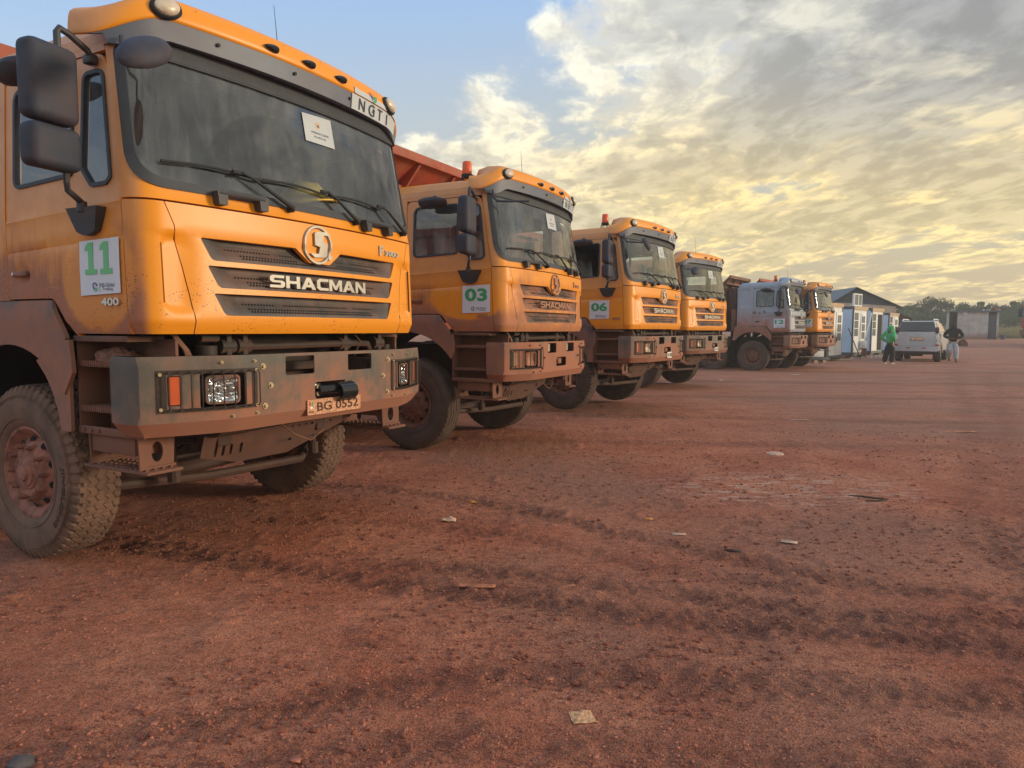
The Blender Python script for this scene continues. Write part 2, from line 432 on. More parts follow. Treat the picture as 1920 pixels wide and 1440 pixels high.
def inpoly(px, py, poly):
    x0 = poly[:, 0]; y0 = poly[:, 1]; x1 = np.roll(x0, -1); y1 = np.roll(y0, -1)
    px = px[:, None]; py = py[:, None]
    c = ((y0 > py) != (y1 > py)) & (px < (x1 - x0) * (py - y0) / (y1 - y0 + 1e-12) + x0)
    return c.sum(1) % 2 == 1

def resample(poly, step):
    out = []
    n = len(poly)
    for i in range(n):
        a = poly[i]; b = poly[(i + 1) % n]; L = hypot(b[0] - a[0], b[1] - a[1])
        k = max(1, int(math.ceil(L / step)))
        for j in range(k): out.append((a[0] + (b[0] - a[0]) * j / k, a[1] + (b[1] - a[1]) * j / k))
    return out

def rp(pts, r, n=5):
    """round the corners of a polygon; r a number or a list"""
    out = []; m = len(pts)
    for i in range(m):
        p = Vector(pts[i]); a = Vector(pts[i - 1]); b = Vector(pts[(i + 1) % m])
        rad = r[i] if isinstance(r, (list, tuple)) else r
        if rad <= 0: out.append(tuple(p)); continue
        u = (a - p); w = (b - p); lu = u.length; lw = w.length; u.normalize(); w.normalize()
        ang = math.acos(max(-1, min(1, u.dot(w)))); d = min(rad / math.tan(ang / 2), lu * .45, lw * .45)
        p0 = p + u * d; p1 = p + w * d
        for k in range(n + 1):
            tt = k / n; out.append(tuple(p0 * (1 - tt) ** 2 + p * 2 * tt * (1 - tt) + p1 * tt ** 2))
    return out

def rect(x0, z0, x1, z1, r=0.0):
    p = [(x0, z0), (x1, z0), (x1, z1), (x0, z1)]
    return rp(p, r) if r > 0 else p

def sheet(outer, fm, holes=(), t=.02, step=.05, cons=()):
    loops = [resample(outer, step)] + [resample(h, step) for h in holes]
    pts = []; edges = []
    for lp in loops + [resample(c, step) for c in cons]:
        n0 = len(pts); pts += lp; edges += [(n0 + i, n0 + (i + 1) % len(lp)) for i in range(len(lp))]
    o = np.array(loops[0]); lo = o.min(0); hi = o.max(0)
    gx = np.arange(lo[0] + step * .5, hi[0], step); gy = np.arange(lo[1] + step * .5, hi[1], step)
    if len(gx) and len(gy):
        GX, GY = np.meshgrid(gx, gy); GX = GX.ravel(); GY = GY.ravel()
        k = inpoly(GX, GY, o)
        for h in loops[1:]: k &= ~inpoly(GX, GY, np.array(h))
        B = np.array(pts); P = np.stack([GX[k], GY[k]], 1)
        if len(P):
            dmin = np.sqrt(((P[:, None, :] - B[None]) ** 2).sum(2)).min(1)
            pts += [tuple(p) for p in P[dmin > step * .45]]
    vv, ee, ff, _, _, _ = delaunay_2d_cdt([Vector(p) for p in pts], edges, [], 0, 1e-6)
    V = np.array([(p.x, p.y) for p in vv]); F = np.array([f for f in ff])
    cen = V[F].mean(1); k = inpoly(cen[:, 0], cen[:, 1], o)
    for h in loops[1:]: k &= ~inpoly(cen[:, 0], cen[:, 1], np.array(h))
    F = F[k]
    used = np.unique(F); mp = -np.ones(len(V), int); mp[used] = np.arange(len(used)); V = V[used]; F = mp[F]
    n = len(V)
    front = [tuple(fm(x, z, 0.0)) for x, z in V]
    if t == 0: return front, [tuple(int(q) for q in f) for f in F]
    back = [tuple(fm(x, z, t)) for x, z in V]
    faces = [tuple(int(q) for q in f) for f in F] + [tuple(int(q) + n for q in f[::-1]) for f in F]
    cnt = {}
    for f in F:
        for a, b in ((f[0], f[1]), (f[1], f[2]), (f[2], f[0])):
            cnt[(int(a), int(b))] = 1
    for a, b in list(cnt):
        if (b, a) not in cnt: faces.append((b, a, a + n, b + n))
    return front + back, faces

_txt = {}
def text2d(body, size=1.0, bold=0.0, depth=0.0, spacing=1.0):
    """text outline as mesh data, centred on 0, scaled so capital height ~ size; returns verts (u, v, d) and faces"""
    key = (body, size, bold, depth, spacing)
    if key in _txt: return _txt[key]
    c = D.curves.new('t', 'FONT'); c.body = body; c.size = 1.0; c.offset = bold; c.extrude = depth; c.space_character = spacing
    c.resolution_u = 3
    o = D.objects.new('t', c); C.objects.link(o)
    dg = bpy.context.evaluated_depsgraph_get()
    me = D.meshes.new_from_object(o.evaluated_get(dg))
    V = np.array([v.co[:] for v in me.vertices]); F = [tuple(p.vertices) for p in me.polygons]
    D.objects.remove(o); D.curves.remove(c); D.meshes.remove(me)
    mid = (V.min(0) + V.max(0)) / 2; V[:, :2] -= mid[:2]
    h = V[:, 1].max() - V[:, 1].min(); V[:, :2] *= size / h
    _txt[key] = (V, F); return V, F

def put_text(mb, body, cx, cz, w, h, fm, depth=.003, bold=.0, mi=None, off=-.002, flip=1):
    V, F = text2d(body, 1.0, bold, .5 if depth else 0.0)
    W_ = V[:, 0].max() - V[:, 0].min()
    vs = [fm(cx + flip * p[0] / W_ * w, cz + p[1] * h, off - (depth * (p[2] + .5) if depth else 0)) for p in V]
    mb.add(vs, F, mi)

def obj(name, me, mats, parent=None, loc=None):
    """link an object; materials live on the object so that meshes can be shared"""
    if isinstance(me, MB): me = me.mesh(name)
    mats = [mats] if isinstance(mats, str) else mats
    o = D.objects.new(name, me)
    while len(me.materials) < len(mats): me.materials.append(M[mats[len(me.materials)]])
    C.objects.link(o)
    for i, m in enumerate(mats):
        o.material_slots[i].link = 'OBJECT'; o.material_slots[i].material = M[m]
    if parent: o.parent = parent
    if loc: o.location = loc
    return o

_cache = {}
def cached(key, fn, name='mesh', angle=35):
    if key not in _cache:
        r = fn()
        _cache[key] = r.mesh(name, angle) if isinstance(r, MB) else r
    return _cache[key]
# ================================================================== TRUCK
# local frame of a truck: x across (viewer's left to right when facing the front), y backwards, z up
X1 = 1.08; RC = .1446; TH0 = math.atan(.1728); S_END = X1 + RC * (pi / 2 - TH0)
def sst(a, b, x):
    t = max(0.0, min(1.0, (x - a) / (b - a))); return t * t * (3 - 2 * t)
def rake(z): return .03 * (z - 1.43) / .72 + (.11 * (z - 2.15) / .8 if z > 2.15 else 0)
def tumble(z): return 1 - (.03 * (z - 2.15) / .8 if z > 2.15 else 0)
def tuck(z): return max(0.0, 1.50 - z) * .45
def recess(s, z):
    a = abs(s); dx = abs(a - .97) - .115; dz = abs(z - 1.76) - .208; r = .05
    d = hypot(max(dx + r, 0), max(dz + r, 0)) + min(max(dx + r, dz + r), 0) - r
    return .020 * (1 - sst(-.018, .0, d)) * sst(.86, .99, a)
def W(s, z, w=0.0):
    """cab front surface: s follows the plan curve, w goes inward"""
    sg = 1 if s >= 0 else -1; a = abs(s)
    if a <= X1: x = a; y = .08 * a * a; th = math.atan(.16 * a)
    else:
        th = min(TH0 + (a - X1) / RC, pi / 2); x = X1 + RC * (sin(th) - sin(TH0)); y = .0933 + RC * (cos(TH0) - cos(th))
        y += max(0, a - S_END)
    w = w + tuck(z) + recess(s, z) - .010 * sst(1.972, 1.985, z) * (1 - sst(2.145, 2.16, z)) * (1 - sst(1.05, 1.2, a))
    x -= w * sin(th); y += w * cos(th)
    return (sg * x * tumble(z), y + rake(z), z)
def SD(sg):
    def f(y, z, w=0.0):
        w = w + tuck(z) * .6
        return (sg * (1.2 * tumble(z) - w), y, z)
    return f
def yd(z): return .2395 + rake(z)

SEAM = [(.915, 1.43), (.915, 1.50), (.935, 1.63), (.968, 1.80), (1.008, 1.965), (1.012, 2.02), (1.058, 2.138)]
def up(sg, g=.003): return [(sg * (a - g), z) for a, z in SEAM]
OP1 = [(-.865, 1.968), (-.205, 1.972), (-.092, 1.888), (.092, 1.888), (.205, 1.972), (.865, 1.968), (.80, 1.845), (-.80, 1.845)]
OP2 = [(-.83, 1.816), (.83, 1.816), (.765, 1.692), (-.765, 1.692)]
OP3 = [(-.80, 1.660), (.80, 1.660), (.735, 1.535), (-.735, 1.535)]
ops = [rp(OP1, [.01, .02, .02, .02, .02, .01, .045, .045]), rp(OP2, [.01, .01, .045, .045]), rp(OP3, [.01, .01, .045, .045])]

def b_grille_panel():
    m = MB(); outer = up(1) + up(-1)[::-1]
    m.sheet(outer, W, [o[::-1] for o in ops], .035, .04); return m
def b_insert(k):
    def f():
        m = MB(); poly = [(a * 1.004, z + (.002 if z > 1.9 else 0)) for a, z in ops[k]]
        zs = [p[1] for p in poly]; z0, z1 = min(zs), max(zs)
        def fm(s, z, w):
            t = (z - z0) / (z1 - z0); e = .012 + .050 * sst(.05, .75, t)
            ax = abs(s); lim = (.80, .765, .735)[k] + (.065) * t
            e = e * (1 - .75 * sst(lim - .17, lim, ax))
            return W(s, z, w + e)
        m.sheet(poly, fm, (), .006, .028, mi=0)
        # perforation: rows of slanted diamonds
        rows = {0: [(.012, .70, .60), (.052, .60, .60)], 1: [(.012, .64, .6), (.048, .56, .6)], 2: [(.012, .60, .6), (.050, .56, .6)]}[k]
        for (dz, xl, _), nr in zip(rows, (2, 2)):
            for r in range(nr):
                zc = z1 - .026 - dz * 1.15 - r * .0155; xs = -xl + (r % 2) * .011
                while xs < xl:
                    okk = True
                    if k == 0 and abs(xs) < .235 - (1.972 - zc) * 1.0 + .02 and zc > 1.885: okk = False
                    if dz < .03 and (.30 < abs(xs) < .36): okk = False
                    if okk:
                        q = [(xs - .003, zc - .0070), (xs + .0095, zc - .001), (xs + .006, zc + .0070), (xs - .0070, zc + .001)]
                        m.add([fm(a, z, -.0016) for a, z in q], [(0, 1, 2, 3)], 1)
                    xs += .022
        return m
    return f
def b_corner(sg):
    def f():
        m = MB(); e = S_END - .004
        seam = [(a + .003, z) for a, z in SEAM]
        poly = seam + [(e, 2.138), (e, 1.43)]
        poly = [(sg * a, z) for a, z in poly]
        m.sheet(poly, W, (), .03, .02)
        # intake slot
        q = [(1.078, 1.60), (1.084, 1.60), (1.084, 1.92), (1.078, 1.92)]
        m.add([W(sg * a, z, -.001) for a, z in q], [(0, 1, 2, 3)], 1)
        return m
    return f
WS = [(-1.225, 2.212), (1.225, 2.212), (1.225, 2.965), (-1.225, 2.965)]
WSo = rp(WS, [.20, .20, .06, .06], 9)
WSi = rp([(-1.172, 2.262), (1.172, 2.262), (1.172, 2.93), (-1.172, 2.93)], [.17, .17, .05, .05], 9)
def b_upper():
    m = MB(); e = S_END - .004
    m.sheet([(-e, 2.149), (e, 2.149), (e, 2.985), (-e, 2.985)], W, [WSo[::-1]], .05, .045)
    return m
def b_seal():
    m = MB()
    def fm(s, z, w): return W(s, z, w - .008)
    m.sheet(WSo, fm, [WSi[::-1]], .03, .05); m.sheet(rect(-1.2, 2.94, 1.2, 3.07), lambda s, z, w: W(s, z, w - .010), (), .02, .06); return m  # second sheet: dark band added for the shadow under the visor
def b_glass():
    m = MB(); m.sheet(WSi, lambda s, z, w: W(s, z, w + .006), (), 0, .06); return m
def b_lining():
    """dark backing inside the seams, floor, roof lining and rear wall of the cab"""
    m = MB(); e = S_END
    m.sheet([(-e, 1.45), (e, 1.45), (e, 2.235), (-e, 2.235)], lambda s, z, w: W(s, z, w + .075), (), .01, .12, mi=0)
    for sg in (-1, 1):
        f = SD(sg)
        m.sheet([(.26, 1.45), (1.95, 1.66), (1.95, 2.24), (.30, 2.19)], lambda y, z, w: f(y, z, w + .045), (), .01, .3, mi=0)
        m.sheet([(1.35, 2.2), (1.95, 2.2), (1.95, 2.97), (1.35, 2.97)], lambda y, z, w: f(y, z, w + .05), (), .01, .3, mi=1)
        m.sheet([(.45, 2.88), (1.35, 2.88), (1.35, 2.97), (.45, 2.97)], lambda y, z, w: f(y, z, w + .05), (), .01, .3, mi=1)
    m.b2((-1.14, .33, 1.50), (1.14, .75, 1.53), 0, 0); m.b2((-1.14, .75, 1.66), (1.14, 1.94, 1.69), 0, 0)
    m.b2((-1.12, .50, 2.945), (1.12, 1.94, 2.96), 0, 1)
    m.b2((-1.14, 1.93, 1.66), (1.14, 1.955, 2.96), 0, 1)
    return m
def b_shade():
    m = MB()
    m.sheet(rp([(-1.16, 2.862), (-1.06, 2.862), (1.0, 2.862), (1.16, 2.80), (1.16, 2.955), (-1.16, 2.955)], .02), lambda s, z, w: W(s, z, w + .035), (), .012, .08)
    return m
def b_side(sg):
    def f():
        m = MB(); F = SD(sg)
        # rear quarter with pressed blank panel
        pan = rect(1.515, 2.285, 1.905, 2.90, .07)
        def fm(y, z, w):
            dx = abs(y - 1.71) - .195; dz = abs(z - 2.5925) - .3075; r = .07
            d = hypot(max(dx + r, 0), max(dz + r, 0)) + min(max(dx + r, dz + r), 0) - r
            q = F(y, z, w + .012 * (1 - sst(-.02, 0, d))); bk = sst(1.93, 1.985, y)
            return (q[0] - sg * .03 * bk * bk, q[1], q[2])
        m.sheet([(1.412, 1.625), (1.985, 1.625), (1.985, 2.975), (1.412, 2.975)], fm, (), .03, .06, cons=[pan, rect(1.535, 2.305, 1.885, 2.88, .06)])
        z0 = yd(2.94)
        m.sheet([(z0, 2.94), (1.412, 2.94), (1.412, 2.975), (yd(2.975), 2.975)], F, (), .03, .1)
        return m
    return f
DOOR_WIN = rp([(.70, 2.302), (1.315, 2.278), (1.315, 2.862), (.70, 2.872)], [.05, .07, .09, .05])
QUAR_WIN = rp([(.345, 2.262), (.392, 2.226), (.535, 2.226), (.632, 2.335), (.612, 2.852), (.422, 2.852)], [.03, .04, .04, .06, .06, .07])
def inset(poly, d):
    n = len(poly); out = []
    for i in range(n):
        p = Vector(poly[i]); a = Vector(poly[i - 1]); b = Vector(poly[(i + 1) % n])
        t = (b - a).normalized(); out.append(tuple(p + Vector((-t.y, t.x)) * d))
    return out
def b_door(sg):
    def f():
        m = MB(); F = SD(sg)
        front = [(yd(z), z) for z in (1.435, 1.6, 1.8, 1.95, 2.15, 2.4, 2.65, 2.80)]
        top = rp([(yd(2.7), 2.7), (yd(2.934) + .0, 2.934), (1.406, 2.934), (1.406, 2.5)], [0, .12, .07, 0], 7)
        low = [(1.406, 1.632), (1.02, 1.632)] + rp([(1.02, 1.632), (.93, 1.632), (.745, 1.415), (.6, 1.415)], [0, .09, .05, 0], 6)[1:-1]
        poly = front[:-1] + top + low + [(.745, 1.43), (yd(1.43), 1.43)]
        p2 = []
        for q in poly:
            if not p2 or hypot(q[0] - p2[-1][0], q[1] - p2[-1][1]) > 1e-3: p2.append(q)
        def fm(y, z, w):
            # pressings: shoulder crease and lower panel joint, handle bowl
            zl = 1.947 - (y - .28) * .037
            w2 = w + .006 * math.exp(-((z - zl) / .004) ** 2) * 1.6
            zc = 2.133 - (y - .29) * .043
            w2 += -.006 * sst(zc - .004, zc + .010, zc + .012 - abs(z - zc)) if abs(z - zc) < .012 else 0
            w2 += .006 * (1 if z > zc else 0)
            d = hypot((y - 1.245) / .075, (z - 1.778) / .058); w2 += .022 * (1 - sst(.6, 1.0, d))
            return F(y, z, w2)
        zl0 = [(yd(1.95) + .002, 1.9485), (1.404, 1.9065), (1.404, 1.9025), (yd(1.95) + .002, 1.9445)]
        zc0 = [(yd(2.13) + .004, 2.1355), (1.404, 2.0870), (1.404, 2.0840), (yd(2.13) + .004, 2.1325)]
        m.sheet(p2, fm, [DOOR_WIN[::-1], QUAR_WIN[::-1]], .04, .045, cons=[zl0, zc0])
        return m
    return f
def b_winseal(poly, sg):
    def f():
        m = MB(); F = SD(sg)
        m.sheet(poly, lambda y, z, w: F(y, z, w - .004), [inset(poly, .022)[::-1]], .03, .06); return m
    return f
def b_winglass(poly, sg):
    def f():
        m = MB(); F = SD(sg); m.sheet(inset(poly, .018), lambda y, z, w: F(y, z, w + .012), (), 0, .2); return m
    return f
def b_handle(sg):
    def f():
        m = MB(); m.box((sg * 1.203, 1.265, 1.782), (.026, .15, .030), .006); m.box((sg * 1.19, 1.33, 1.782), (.03, .02, .03), .004)
        m.cyl((sg * 1.215, 1.325, 1.782), (sg * 1.219, 1.325, 1.782), .009, 12, mi=1); return m
    return f
def b_roof():
    m = MB()
    def ring(z, ins):
        pts = []
        for i in range(29):
            s = -S_END + 2 * S_END * i / 28; x, y, _ = W(s, 2.985, 0); pts.append((x, y))
        pts += [(x, y) for x, y in ((1.165, .8), (1.165, 1.3), (1.165, 1.75), (1.13, 1.95), (1.0, 1.985), (.4, 1.99), (-.4, 1.99), (-1.0, 1.985), (-1.13, 1.95), (-1.165, 1.75), (-1.165, 1.3), (-1.165, .8))]
        out = []
        for x, y in pts:
            cy = 1.1; sx = (1.17 - ins) / 1.17; sy = (.9 - ins * 1.4) / .9
            out.append((x * sx, cy + (y - cy) * sy, z))
        return out
    rings = [ring(2.972, 0), ring(2.985, .0), ring(3.045, .012), ring(3.06, .028), ring(3.11, .05), ring(3.135, .09), ring(3.15, .2), ring(3.165, .5), ring(3.17, .85)]
    n = len(rings[0]); vs = [p for r in rings for p in r]; fs = []
    for i in range(len(rings) - 1):
        for k in range(n): fs.append((i * n + k, i * n + (k + 1) % n, (i + 1) * n + (k + 1) % n, (i + 1) * n + k))
    fs.append(tuple((len(rings) - 1) * n + k for k in range(n)))
    m.add(vs, fs); return m
def b_rear():
    m = MB(); m.b2((-1.17, 1.962, 1.62), (1.17, 1.984, 2.98), .004); return m

# ---- roof visor
RV = .417; TV0 = math.atan(.24)
def V(s, z, w=0.0, raw=False):
    sg = 1 if s >= 0 else -1; a = abs(s)
    if a <= 1: x = a; y = .085 + .12 * a * a; th = math.atan(.24 * a)
    else:
        th = TV0 + (a - 1) / RV; x = 1 + RV * (sin(th) - sin(TV0)); y = .205 + RV * (cos(TV0) - cos(th))
    x -= w * sin(th); y += w * cos(th)
    drop = 0 if raw else .145 * sst(.93, 1.36, a)
    return (sg * x, y, z - drop)
VP = [(0, 3.135), (-.006, 3.15), (0, 3.19), (.012, 3.23), (.034, 3.262), (.10, 3.29), (.26, 3.308), (.40, 3.29), (.44, 3.22)]
def vprof(v):
    k = min(int(v), len(VP) - 2); t = v - k
    return VP[k][0] * (1 - t) + VP[k + 1][0] * t, VP[k][1] * (1 - t) + VP[k + 1][1] * t
def b_visor():
    m = MB(); n = 66; K = (len(VP) - 1) * 2
    for t, flip in ((0, False), (.012, True)):
        vs = []
        for i in range(n + 1):
            s = -1.44 + 2.88 * i / n; sc = 1 - .06 * sst(1.25, 1.44, abs(s))
            for j in range(K + 1):
                w, z = vprof(min(j / 2, len(VP) - 1.0001)); z = 3.135 + (z - 3.135) * sc; w *= (1 - .55 * sst(1.1, 1.44, abs(s)))
                if t: z -= t * (1 if j > 3 else .4); w += t if j < 6 else 0
                vs.append(V(s, z, w))
        fs = []
        for i in range(n):
            for j in range(K):
                a = i * (K + 1) + j; fs.append((a, a + 1, a + K + 2, a + K + 1))
        m.add(vs, fs)
    N = (n + 1) * (K + 1)
    rim = [i * (K + 1) for i in range(n + 1)] + [n * (K + 1) + j for j in range(1, K + 1)] + [i * (K + 1) + K for i in range(n - 1, -1, -1)] + [j for j in range(K - 1, 0, -1)]
    m.f += [(rim[i], rim[(i + 1) % len(rim)], rim[(i + 1) % len(rim)] + N, rim[i] + N) for i in range(len(rim))]; m.mi += [0] * len(rim)
    # fixing screws
    for s in (-.78, -.2, .12, .45, .78):
        p = V(s, 3.225, .018); m.box(p, (.018, .012, .018), .004, mi=1)
    return m
def b_sunstrip():
    m = MB()
    def low(a): return 3.026 - (.075 - .0) * sst(.93, 1.12, a) + .145 * sst(.93, 1.36, a)
    N = 40; sE = 1.24; outer = [(-sE + 2 * sE * i / N, low(abs(-sE + 2 * sE * i / N))) for i in range(N + 1)]
    outer = outer + [(sE + .02, 3.05 + .07), (sE + .10, 3.132)] + [(sE - 2 * sE * i / N, 3.132) for i in range(0, N + 1)] + [(-sE - .10, 3.132), (-sE - .02, 3.05 + .07)]
    m.sheet(outer, lambda s, z, w: V(s, z, w + .004 + (3.132 - z) * .10), (), .012, .05)
    # return flange towards the glass
    vs = []; fs = []
    for i in range(N + 1):
        s = -sE + 2 * sE * i / N; z = low(abs(s))
        a = V(s, z, .012); 
        vs += [a, (a[0] * .97, a[1] + .10, a[2] + .015), (a[0] * .94, a[1] + .22, a[2] + .05)]
    for i in range(N):
        for j in range(2): k = i * 3 + j; fs.append((k, k + 1, k + 4, k + 3))
    m.add(vs, fs)
    for s in (-.66, -.12, .42, .72):
        p = V(s, 3.085, .004); m.cyl((p[0], p[1], p[2]), (p[0], p[1] - .008, p[2]), .011, 10, mi=1)
    return m
def b_lamp_big(s):
    def f():
        m = MB(); p = V(s, 3.188, .0); sx = 1 if s > 0 else -1
        n = Vector((sx * .25, -1, .25)).normalized()
        R = Vector((0, 0, 1)).rotation_difference(n).to_matrix()
        def fm(x, y, z): return Vector(p) + R @ Vector((x * 1.15, y * .8, z))
        m.lathe([(0, -.01), (.075, -.01), (.078, .004), (.07, .018), (0, .018)], fm, 20, mi=0)
        m.lathe([(.060, .018), (.058, .030), (.045, .042), (.02, .048), (0, .049)], fm, 20, mi=1); return m
    return f
def b_lamp_small(s):
    def f():
        m = MB(); p = Vector(V(s, 3.178, .0))
        prof = [(-.055, .004), (-.03, .016), (0, .024), (.025, .028), (.045, .024), (.052, .01)]
        vs = []
        for dx, r in prof:
            for k in range(10):
                a = 2 * pi * k / 10; vs.append(p + Vector((dx, -.012 + min(0, -cos(a) * r) * .9, sin(a) * r * .9)))
        fs = [(i * 10 + k, i * 10 + (k + 1) % 10, (i + 1) * 10 + (k + 1) % 10, (i + 1) * 10 + k) for i in range(5) for k in range(10)]
        fs += [tuple(range(10)), tuple(range(50, 60))]
        m.add(vs, fs); return m
    return f
def logo_sheet(m, fm, cx, cz, k, ms):
    """round two-letter monogram of the haulier in blue and green (k = overall height)"""
    def T(pts): return [(cx + (a - .5) * k, cz + (b - .5) * k * 1.15) for a, b in pts]
    m.sheet(T([(.08, .72), (.30, .98), (.70, .98), (.95, .76), (.95, .62), (.60, .62), (.60, .72), (.80, .72), (.64, .86), (.36, .86), (.22, .70), (.40, .50), (.40, .10), (.10, .52), (.16, .56), (.28, .38), (.28, .50)]), fm, (), 0, .5, mi=ms[0])
    m.sheet(T([(.52, .46), (.95, .46), (.92, .20), (.62, .02), (.48, .04), (.48, .16), (.68, .18), (.80, .34), (.64, .34), (.64, .24), (.52, .24)]), fm, (), 0, .5, mi=ms[1])
def b_banner():
    m = MB()
    m.sheet([(.46, 3.137), (1.08, 3.137), (1.04, 3.24), (.46, 3.245)], lambda s, z, w: V(s, z, w - .010 + (.0 if z < 3.185 else (z - 3.185) * .9)), (), .002, .05, mi=0)
    m.sheet([(.44, 3.026), (.93, 3.026), (1.06, 2.995 + .03), (1.08, 3.131), (.44, 3.131)], lambda s, z, w: V(s, z, w - .003 + (3.132 - z) * .10), (), .002, .05, mi=0)
    f1 = lambda s, z, w: V(s, z, w - .014 + (.0 if z < 3.185 else (z - 3.185) * .9))
    logo_sheet(m, f1, .70, 3.19, .105, (2, 1))
    f2 = lambda s, z, w: V(s, z, w - .006 + (3.132 - z) * .10)
    put_text(m, 'N', .56, 3.078, .075, .078, f2, .001, 0, 3); put_text(m, 'G', .69, 3.078, .080, .082, f2, .001, 0, 3); put_text(m, 'T', .81, 3.078, .070, .078, f2, .001, 0, 3)
    put_text(m, 'I', .92, 3.075, .012, .078, f2, .001, 0, 3)
    return m

# ---- bumper
def bplan(hw):
    E0 = hw - .05; L0 = E0
    def P(s, z, w=0.0):
        sg = 1 if s >= 0 else -1; a = abs(s); k = .42
        if a < E0:
            if a < .73: y = -.07; n = (0, 1)
            elif a < .83: t = (a - .73); y = -.07 + k * t * t / .2; sl = k * t / .1; q = hypot(1, sl); n = (-sl / q, 1 / q)
            else: y = -.07 + k * .05 + k * (a - .83); q = hypot(1, k); n = (-k / q, 1 / q)
            x = a
        else:
            y0 = -.07 + k * .05 + k * (E0 - .83); th0 = math.atan(k); R = .06; th = min(pi / 2, th0 + (a - E0) / R)
            x = E0 + R * (sin(th) - sin(th0)); y = y0 + R * (cos(th0) - cos(th)); n = (-sin(th), cos(th))
            ex = a - E0 - R * (pi / 2 - th0)
            if ex > 0: y += ex
        zz = z
        if z > 1.31: w = w + (z - 1.31) + .004; zz = 1.31
        elif z > 1.296: w = w + (z - 1.296) * .3
        if z < .95: w = w + (.95 - z) * (.62 + .25 * sst(1.0, 1.2, a))
        if z < .87: w = w + (.87 - z); zz = .87 + (.87 - z) * .1
        return (sg * (x + w * n[0]), y + w * n[1], zz)
    return P
def b_bumper(hw):
    def f():
        m = MB(); P = bplan(hw); e = hw + .20; q = hw / 1.26
        holes = [rect(-.402, 1.176, -.158, 1.293, .012), rect(.158, 1.180, .402, 1.290, .012), rect(-.158, 1.008, .150, 1.118, .03),
                 rect(-.955 * q, 1.018, -.700 * q, 1.215, .02), rect(.700 * q, 1.018, .955 * q, 1.215, .02), rect(-1.108 * q, 1.042, -1.042 * q, 1.204, .012), rect(1.042 * q, 1.042, 1.108 * q, 1.204, .012)]
        m.sheet([(-e, .82), (e, .82), (e, 1.37), (-e, 1.37)], P, [h[::-1] for h in holes], .008, .05,
                cons=[[(-e + .01, .95), (e - .01, .95), (e - .01, .951), (-e + .01, .951)], [(-e + .01, 1.309), (e - .01, 1.309), (e - .01, 1.31), (-e + .01, 1.31)], [(-e + .01, .87), (e - .01, .87), (e - .01, .871), (-e + .01, .871)]])
        return m
    return f
def b_headlight(sg, hw, dirty):
    def f():
        m = MB(); P = bplan(hw); q = hw / 1.26
        o = rect(-.925 * q, 1.038, -.735 * q, 1.200, .03)
        if sg > 0: o = [(-a, z) for a, z in o][::-1]
        cx = -.83 * q * -sg
        i = inset(o, .012)
        m.sheet(o, lambda s, z, w: P(s, z, w + .012), [i[::-1]], .05, .05, mi=1)
        def bowl(s, z, w):
            r = min(1, hypot((s - cx) / .10, (z - 1.119) / .085)); return P(s, z, w + .022 + .045 * (1 - r * r))
        m.sheet(i, bowl, (), 0, .012 if not dirty else .04, mi=0)
        if not dirty:
            for dx in (-.055, 0, .055): m.sph(P(cx + dx, 1.122, .045), (.017, .02, .017), 10, 8, mi=3)
            m.sheet(i, lambda s, z, w: P(s, z, w + .016), (), 0, .1, mi=2)
        return m
    return f
def b_indicator(sg, hw):
    def f():
        m = MB(); P = bplan(hw); q = hw / 1.26
        o = rect(-1.103 * q, 1.047, -1.047 * q, 1.199, .012)
        if sg > 0: o = [(-a, z) for a, z in o][::-1]
        m.sheet(o, lambda s, z, w: P(s, z, w + .004), (), .02, .02, mi=0); return m
    return f
def b_guard(sg, hw):
    def f():
        m = MB(); P = bplan(hw); q = hw / 1.26
        a0, a1 = 1.158 * q, .627 * q; z0, z1 = 1.005, 1.235
        fr = [(-a0, z0), (-a1, z0), (-a1, z1), (-a0, z1)]; inn = [(-a0 + .045, z0 + .020), (-a1 - .020, z0 + .020), (-a1 - .020, z1 - .022), (-a0 + .045, z1 - .022)]
        if sg > 0: fr = [(-a, z) for a, z in fr][::-1]; inn = [(-a, z) for a, z in inn][::-1]
        m.sheet(fr, lambda s, z, w: P(s, z, w - .006), [inn[::-1]], .005, .08, mi=0)
        for i in range(10):
            s = -(a0 - .050 - (a0 - a1 - .06) * i / 9)
            if sg > 0: s = -s
            m.tube([P(s, z0 + .012, -.004), P(s, z0 + .014, -.028), P(s, z0 + .03, -.038), P(s, z1 - .03, -.038), P(s, z1 - .014, -.028), P(s, z1 - .012, -.004)], .0035, 6, mi=0)
        for a, z in ((1.142 * q, 1.214), (1.142 * q, 1.026), (.640 * q, 1.222), (.640 * q, 1.018)):
            p = P(sg * a, z, 0); m.cyl(p, P(sg * a, z, -.016), .010, 8, mi=1)
        return m
    return f
BOLTS = ((.846, 1.272, .008), (.644, 1.273, .008), (.581, 1.239, .015), (.525, 1.123, .015), (.571, 1.003, .015), (.632, .970, .008), (.793, .966, .008))
def b_bolt(hw, sg, a, z, r):
    def f():
        m = MB(); P = bplan(hw); m.cyl(P(sg * a, z, .0), P(sg * a, z, -.005), r * 1.25, 14); m.cyl(P(sg * a, z, -.004), P(sg * a, z, -.017), r * .75, 6); return m
    return f
